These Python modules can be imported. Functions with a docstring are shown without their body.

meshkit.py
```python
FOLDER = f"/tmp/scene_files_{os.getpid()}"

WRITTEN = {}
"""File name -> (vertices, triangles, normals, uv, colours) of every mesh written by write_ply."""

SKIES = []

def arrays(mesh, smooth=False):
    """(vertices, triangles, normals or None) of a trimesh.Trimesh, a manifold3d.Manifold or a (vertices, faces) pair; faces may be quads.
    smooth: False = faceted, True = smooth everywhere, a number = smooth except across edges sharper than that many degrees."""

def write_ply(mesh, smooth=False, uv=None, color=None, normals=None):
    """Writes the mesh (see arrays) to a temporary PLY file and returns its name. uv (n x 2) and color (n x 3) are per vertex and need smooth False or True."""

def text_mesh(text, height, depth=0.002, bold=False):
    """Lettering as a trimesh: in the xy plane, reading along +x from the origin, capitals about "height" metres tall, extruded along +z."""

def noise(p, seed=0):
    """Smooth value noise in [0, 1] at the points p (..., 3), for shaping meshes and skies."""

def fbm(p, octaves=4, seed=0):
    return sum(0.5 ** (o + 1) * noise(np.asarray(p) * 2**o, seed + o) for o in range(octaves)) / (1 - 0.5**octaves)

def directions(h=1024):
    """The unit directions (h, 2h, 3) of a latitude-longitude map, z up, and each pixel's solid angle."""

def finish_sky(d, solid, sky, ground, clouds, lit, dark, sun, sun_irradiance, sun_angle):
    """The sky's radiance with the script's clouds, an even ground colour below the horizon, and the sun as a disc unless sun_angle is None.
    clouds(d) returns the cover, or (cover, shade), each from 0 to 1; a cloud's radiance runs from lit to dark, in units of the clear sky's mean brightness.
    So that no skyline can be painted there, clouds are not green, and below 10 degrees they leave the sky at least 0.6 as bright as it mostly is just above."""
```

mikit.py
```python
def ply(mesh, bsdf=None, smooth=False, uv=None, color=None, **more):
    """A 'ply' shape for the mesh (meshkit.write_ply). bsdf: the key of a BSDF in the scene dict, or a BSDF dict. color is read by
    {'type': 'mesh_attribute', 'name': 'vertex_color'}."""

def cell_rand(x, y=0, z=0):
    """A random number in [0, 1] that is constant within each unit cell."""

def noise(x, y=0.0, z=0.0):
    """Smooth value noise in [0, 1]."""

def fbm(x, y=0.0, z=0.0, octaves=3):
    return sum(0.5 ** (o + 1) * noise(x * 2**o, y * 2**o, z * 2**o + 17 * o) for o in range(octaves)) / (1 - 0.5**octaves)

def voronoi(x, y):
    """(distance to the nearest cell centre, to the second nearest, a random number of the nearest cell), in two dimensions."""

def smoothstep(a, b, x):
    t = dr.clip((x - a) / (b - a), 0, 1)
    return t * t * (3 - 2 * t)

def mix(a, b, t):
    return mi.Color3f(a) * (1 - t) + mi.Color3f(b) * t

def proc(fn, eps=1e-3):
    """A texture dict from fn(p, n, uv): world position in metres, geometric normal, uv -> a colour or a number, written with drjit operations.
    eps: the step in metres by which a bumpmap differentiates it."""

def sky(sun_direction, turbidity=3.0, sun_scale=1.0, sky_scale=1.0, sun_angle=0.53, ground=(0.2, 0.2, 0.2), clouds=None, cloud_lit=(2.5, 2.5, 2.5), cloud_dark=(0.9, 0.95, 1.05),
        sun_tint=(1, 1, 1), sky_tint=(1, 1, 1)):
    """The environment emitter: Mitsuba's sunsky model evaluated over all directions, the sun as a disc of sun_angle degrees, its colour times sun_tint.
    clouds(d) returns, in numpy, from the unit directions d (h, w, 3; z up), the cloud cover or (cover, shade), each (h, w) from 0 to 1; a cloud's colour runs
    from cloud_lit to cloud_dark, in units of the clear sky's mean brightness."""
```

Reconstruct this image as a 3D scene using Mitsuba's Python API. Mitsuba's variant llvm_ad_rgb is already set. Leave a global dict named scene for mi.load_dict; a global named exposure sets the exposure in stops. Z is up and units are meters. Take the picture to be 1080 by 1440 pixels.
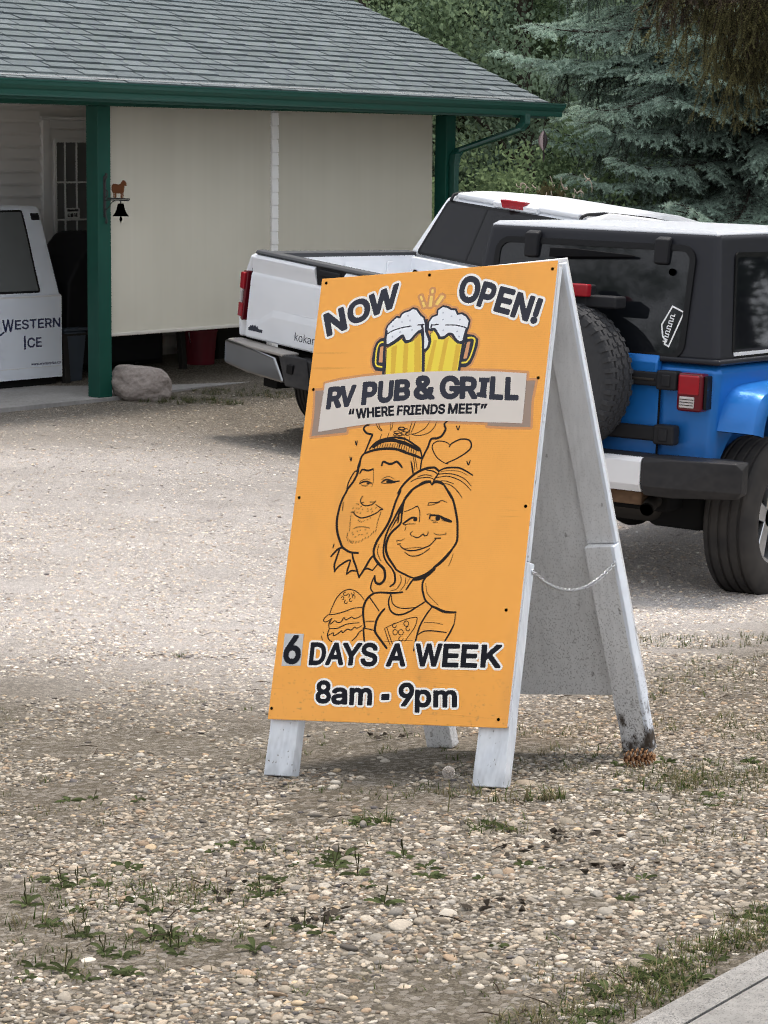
import math, random
import numpy as np
import trimesh
import drjit as dr
import mitsuba as mi
import manifold3d as m3
import shapely
from shapely.geometry import Polygon, LineString, Point
from shapely import affinity
import meshkit, mikit
from mikit import ply, proc, noise, fbm, voronoi, cell_rand, smoothstep, mix

scene, labels = {}, {}
T = mi.ScalarTransform4f

# ---------------------------------------------------------------- camera, sky, exposure
PITCH, ROLL, FPX = math.atan(515 / 3200.0), 0.012, 3200.0
EYE = np.array([0.0, 0.0, 1.6])
_fw = np.array([0, math.cos(PITCH), -math.sin(PITCH)])
_up0 = np.array([0, math.sin(PITCH), math.cos(PITCH)])
_rt0 = np.array([1.0, 0, 0])
_up = math.cos(ROLL) * _up0 - math.sin(ROLL) * _rt0
scene['camera'] = {'type': 'perspective', 'fov': 2 * math.degrees(math.atan(540 / FPX)), 'fov_axis': 'x', 'near_clip': 0.1, 'far_clip': 500.0,
                   'to_world': T().look_at(origin=EYE.tolist(), target=(EYE + _fw).tolist(), up=_up.tolist())}
scene['daylight'] = mikit.sky((0.18, 0.28, 0.94), turbidity=4, sun_scale=0.44, sun_angle=13, clouds=lambda d: 1.0,
                              cloud_lit=(1.5, 1.55, 1.65), cloud_dark=(1.2, 1.25, 1.35), sun_tint=(0.90, 0.97, 1.10))
exposure = 2.85

# ---------------------------------------------------------------- helpers
def euler(yaw, roll=0.0, pitch=0.0):
    a, b, c = (math.radians(v) for v in (yaw, roll, pitch))
    Z = np.array([[math.cos(a), -math.sin(a), 0], [math.sin(a), math.cos(a), 0], [0, 0, 1]])
    Y = np.array([[math.cos(b), 0, math.sin(b)], [0, 1, 0], [-math.sin(b), 0, math.cos(b)]])
    X = np.array([[1, 0, 0], [0, math.cos(c), -math.sin(c)], [0, math.sin(c), math.cos(c)]])
    return Z @ Y @ X

def mat(R=np.eye(3), t=(0, 0, 0)):
    m = np.eye(4); m[:3, :3] = R; m[:3, 3] = t
    return m

def rotz(deg): return mat(euler(deg))
def shift(x, y, z): return mat(t=(x, y, z))
def scl(x, y=None, z=None):
    y = x if y is None else y; z = x if z is None else z
    return np.diag([x, y, z, 1.0])

USED = {}
def numbered(key):
    n = USED.get(key, -1) + 1
    USED[key] = n
    return key if n == 0 else '%s_%03d' % (key, n)

def put(key, shape, M=None, number=True):
    if number: key = numbered(key)
    d = dict(shape)
    if M is not None: d['to_world'] = T(np.asarray(M, float))
    scene[key] = d
    return key

def thing(name, label, cat, group=None, kind=None):
    key = numbered(name)
    labels[key] = {'label': label, 'category': cat}
    if group: labels[key]['group'] = group
    if kind: labels[key]['kind'] = kind
    return key

def structure(key): labels[key] = {'kind': 'structure'}

def cat(meshes):
    meshes = [m if isinstance(m, trimesh.Trimesh) else man(m) for m in meshes]
    return trimesh.util.concatenate(meshes)

def man(m):
    k = m.to_mesh()
    return trimesh.Trimesh(np.array(k.vert_properties[:, :3]), np.array(k.tri_verts), process=False)

def tf(mesh, M):
    mesh = mesh.copy(); mesh.apply_transform(M); return mesh

def box(x0, x1, y0, y1, z0, z1):
    m = trimesh.creation.box(extents=(x1 - x0, y1 - y0, z1 - z0))
    m.apply_translation(((x0 + x1) / 2, (y0 + y1) / 2, (z0 + z1) / 2)); return m

def hull(pts, r=0.02, seg=12):
    """convex body through the given corner points with edges rounded to radius r (points are the outer corners of the body, shrunk by r)"""
    pts = np.asarray(pts, float)
    if r <= 0: return man(m3.Manifold.hull_points(pts))
    c = pts.mean(0)
    d = pts - c
    inner = c + np.sign(d) * np.maximum(np.abs(d) - r, 0.0005)
    s = m3.Manifold.sphere(r, seg).to_mesh().vert_properties[:, :3]
    return man(m3.Manifold.hull_points((inner[:, None, :] + s[None]).reshape(-1, 3)))

def rbox(x0, x1, y0, y1, z0, z1, r=0.01, seg=12):
    return hull([(x, y, z) for x in (x0, x1) for y in (y0, y1) for z in (z0, z1)], r, seg)

def prism(poly, h, axis='z', off=0.0):
    """polygon (list of 2-D points or shapely) extruded by h; axis: which axis is the extrusion ('x': points are (y,z); 'y': (x,z); 'z': (x,y))"""
    if not isinstance(poly, (Polygon, shapely.MultiPolygon)): poly = Polygon(poly)
    poly = poly.buffer(0)
    m = trimesh.util.concatenate([trimesh.creation.extrude_polygon(g, h, engine='earcut') for g in getattr(poly, 'geoms', [poly])])
    v = m.vertices.copy()
    if axis == 'x': m.vertices = np.stack([v[:, 2] + off, v[:, 0], v[:, 1]], 1)
    elif axis == 'y':
        m.vertices = np.stack([v[:, 0], v[:, 2] + off, v[:, 1]], 1); m.invert()
    else: m.vertices = v + [0, 0, off]
    return m

def sheet(poly, place, z=0.0):
    """flat polygon as a one-sided sheet; place(xy) -> 3-D points"""
    out = []
    poly = poly.buffer(0)
    for g in getattr(poly, 'geoms', [poly]):
        if g.area < 1e-9: continue
        v, f = trimesh.creation.triangulate_polygon(g, engine='earcut')
        out.append(trimesh.Trimesh(np.c_[v, np.full(len(v), z)], f, process=False))
    m = trimesh.util.concatenate(out)
    m.vertices = place(m.vertices)
    return m

def tube(pts, r, n=8, caps=True):
    pts = np.asarray(pts, float)
    r = np.broadcast_to(r, (len(pts),)).astype(float)
    t = np.gradient(pts, axis=0); t /= np.maximum(np.linalg.norm(t, axis=1, keepdims=True), 1e-9)
    ref = np.array([0, 0, 1.0]) if abs(t[0, 2]) < 0.9 else np.array([1.0, 0, 0])
    a = np.cross(t[0], ref); a /= np.linalg.norm(a)
    rings = []
    for i in range(len(pts)):
        a = a - t[i] * (a @ t[i]); a /= np.linalg.norm(a); b = np.cross(t[i], a)
        an = np.arange(n) * 2 * math.pi / n
        rings.append(pts[i] + r[i] * (np.cos(an)[:, None] * a + np.sin(an)[:, None] * b))
    v = np.vstack(rings)
    f = []
    for i in range(len(pts) - 1):
        for k in range(n):
            p, q, s, u = i * n + k, i * n + (k + 1) % n, (i + 1) * n + (k + 1) % n, (i + 1) * n + k
            f += [(p, q, s), (p, s, u)]
    if caps:
        v = np.vstack([v, pts[0], pts[-1]]); A, B = len(v) - 2, len(v) - 1
        for k in range(n):
            f.append((A, (k + 1) % n, k)); o = (len(pts) - 1) * n; f.append((B, o + k, o + (k + 1) % n))
    return trimesh.Trimesh(v, f, process=False)

def lathe(prof, n=32, axis='z'):
    m = trimesh.creation.revolve(np.asarray(prof, float), sections=n)
    v = m.vertices.copy()
    if axis == 'x': m.vertices = np.stack([v[:, 2], v[:, 0], v[:, 1]], 1)
    if axis == 'y':
        m.vertices = np.stack([v[:, 1], v[:, 2], v[:, 0]], 1)
    return m

def spline(pts, n=6):
    """Catmull-Rom through 2-D or 3-D points"""
    p = np.asarray(pts, float)
    if len(p) < 3: return p
    q = np.vstack([2 * p[0] - p[1], p, 2 * p[-1] - p[-2]])
    out = []
    for i in range(1, len(q) - 2):
        for t in np.arange(n) / n:
            a, b, c, d = q[i - 1], q[i], q[i + 1], q[i + 2]
            out.append(0.5 * (2 * b + (c - a) * t + (2 * a - 5 * b + 4 * c - d) * t * t + (3 * b - a - 3 * c + d) * t ** 3))
    out.append(p[-1])
    return np.array(out)

def mf(m): return m3.Manifold(m3.Mesh(np.asarray(m.vertices, np.float32), np.asarray(m.faces, np.uint32)))
_GL = {}
U = shapely.union_all
def glyphs(text, bold=True):
    """lettering as a shapely shape, cut from meshkit's text mesh, scaled so that its bounding box is the unit square"""
    if (text, bold) not in _GL:
        m = meshkit.text_mesh(text, 1.0, 0.1, bold)
        f = m.faces[m.face_normals[:, 2] > 0.5]
        g = shapely.union_all([Polygon(m.vertices[t][:, :2]) for t in f]).buffer(0.001)
        x0, y0, x1, y1 = g.bounds
        _GL[text, bold] = (affinity.translate(g, -x0, -y0), x1 - x0, y1 - y0)
    return _GL[text, bold]

def letter_at(text, BL, BR, TL, bold=True):
    if text in '“”':                                       # a pair of wedge-shaped quotation marks
        k = (0.0, 0.58)
        q = [[(a, 0.05), (a + 0.30, 0.0), (a + 0.36, 0.95), (a + 0.22, 1.0)] for a in k] if text == '“' else [[(a, 0.0), (a + 0.14, 0.0), (a + 0.40, 1.0), (a + 0.06, 1.0)] for a in k]
        g, w, h = U([Polygon(p) for p in q]), 1.0, 1.0
    else: g, w, h = glyphs(text, bold)
    ax, ay = (BR[0] - BL[0]) / w, (BR[1] - BL[1]) / w
    bx, by = (TL[0] - BL[0]) / h, (TL[1] - BL[1]) / h
    return affinity.affine_transform(g, [ax, bx, ay, by, BL[0], BL[1]]).buffer(0)

# ---------------------------------------------------------------- materials
def rgb(*c): return {'type': 'rgb', 'value': list(c)}
def principled(color, rough=0.6, spec=0.5, metallic=0.0, **k):
    return {'type': 'principled', 'base_color': color if isinstance(color, dict) else rgb(*color), 'roughness': rough, 'specular': spec, 'metallic': metallic, **k}
def two(b): return {'type': 'twosided', 'bsdf': b}
def bump(b, fn, scale=1.0, eps=1e-3): return {'type': 'bumpmap', 'arbitrary': proc(fn, eps), 'scale': scale, 'bsdf': b}
def mtl(name, b): scene[name] = b; return name

VC = {'type': 'mesh_attribute', 'name': 'vertex_color'}
mtl('m_vertex', two(principled(VC, 0.75, 0.35)))
mtl('m_vertex_leaf', two(principled(VC, 0.6, 0.35)))
# ---------------------------------------------------------------- ground shape (height at any x, y)
GP = np.array([(-.29,5.92,-.075),(.27,5.58,-.005),(.73,6.13,-.053),(.17,6.47,-.14),(.75,5.4,.03),(-.9,5.6,-.09),
 (0,4.2,.10),(-.8,4.2,.05),(.8,4.2,.15),(0,2.5,.22),(-1.5,2.5,.15),(1.5,2.5,.3),(2.2,4.6,.16),(1.6,6.2,.0),(1.4,8.0,-.26),(-1.6,7.0,-.22),(-.4,8.2,-.35),
 (1.85,11.36,-.62),(.59,12.18,-.62),(3.45,13.8,-.69),(2.19,14.6,-.69),(-.3,10.5,-.52),(-1.8,10.0,-.42),
 (-.43,18.43,-.675),(.83,17.27,-.85),(2.0,21.1,-.70),(3.27,19.9,-.88),(.6,15.5,-.7),(-1.0,15.5,-.58),(-2.5,14.5,-.52),
 (-2.43,19.0,-.575),(-4.4,17.0,-.58),(-1.3,20.3,-.555),(.3,22.0,-.53),(-6,12,-.5),(-8,18,-.6),(6,10,-.5),(7,18,-.8),(5,26,-.8),(0,28,-.6),(-8,28,-.6),(12,26,-1.0),(-6,4,.0),(6,4,.3),(-14,14,-.6),(14,10,-.6)], float)
def _tps(r2): return np.where(r2 > 1e-12, r2 * np.log(np.maximum(r2, 1e-12)), 0.0)
_n = len(GP)
_K = _tps(((GP[:, None, :2] - GP[None, :, :2]) ** 2).sum(-1)) + 0.02 * np.eye(_n)
_P = np.c_[np.ones(_n), GP[:, :2]]
_w = np.linalg.solve(np.block([[_K, _P], [_P.T, np.zeros((3, 3))]]), np.r_[GP[:, 2], 0, 0, 0])
def ground(x, y):
    x, y = np.asarray(x, float), np.asarray(y, float)
    p = np.stack([x.ravel(), y.ravel()], 1)
    q = np.clip(p, [-14, 1.5], [14, 28])
    z = np.concatenate([_tps(((c[:, None] - GP[None, :, :2]) ** 2).sum(-1)) @ _w[:_n] + _w[_n] + c @ _w[_n + 1:] for c in np.array_split(q, max(1, len(q) // 20000))])
    return z.reshape(x.shape)
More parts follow.
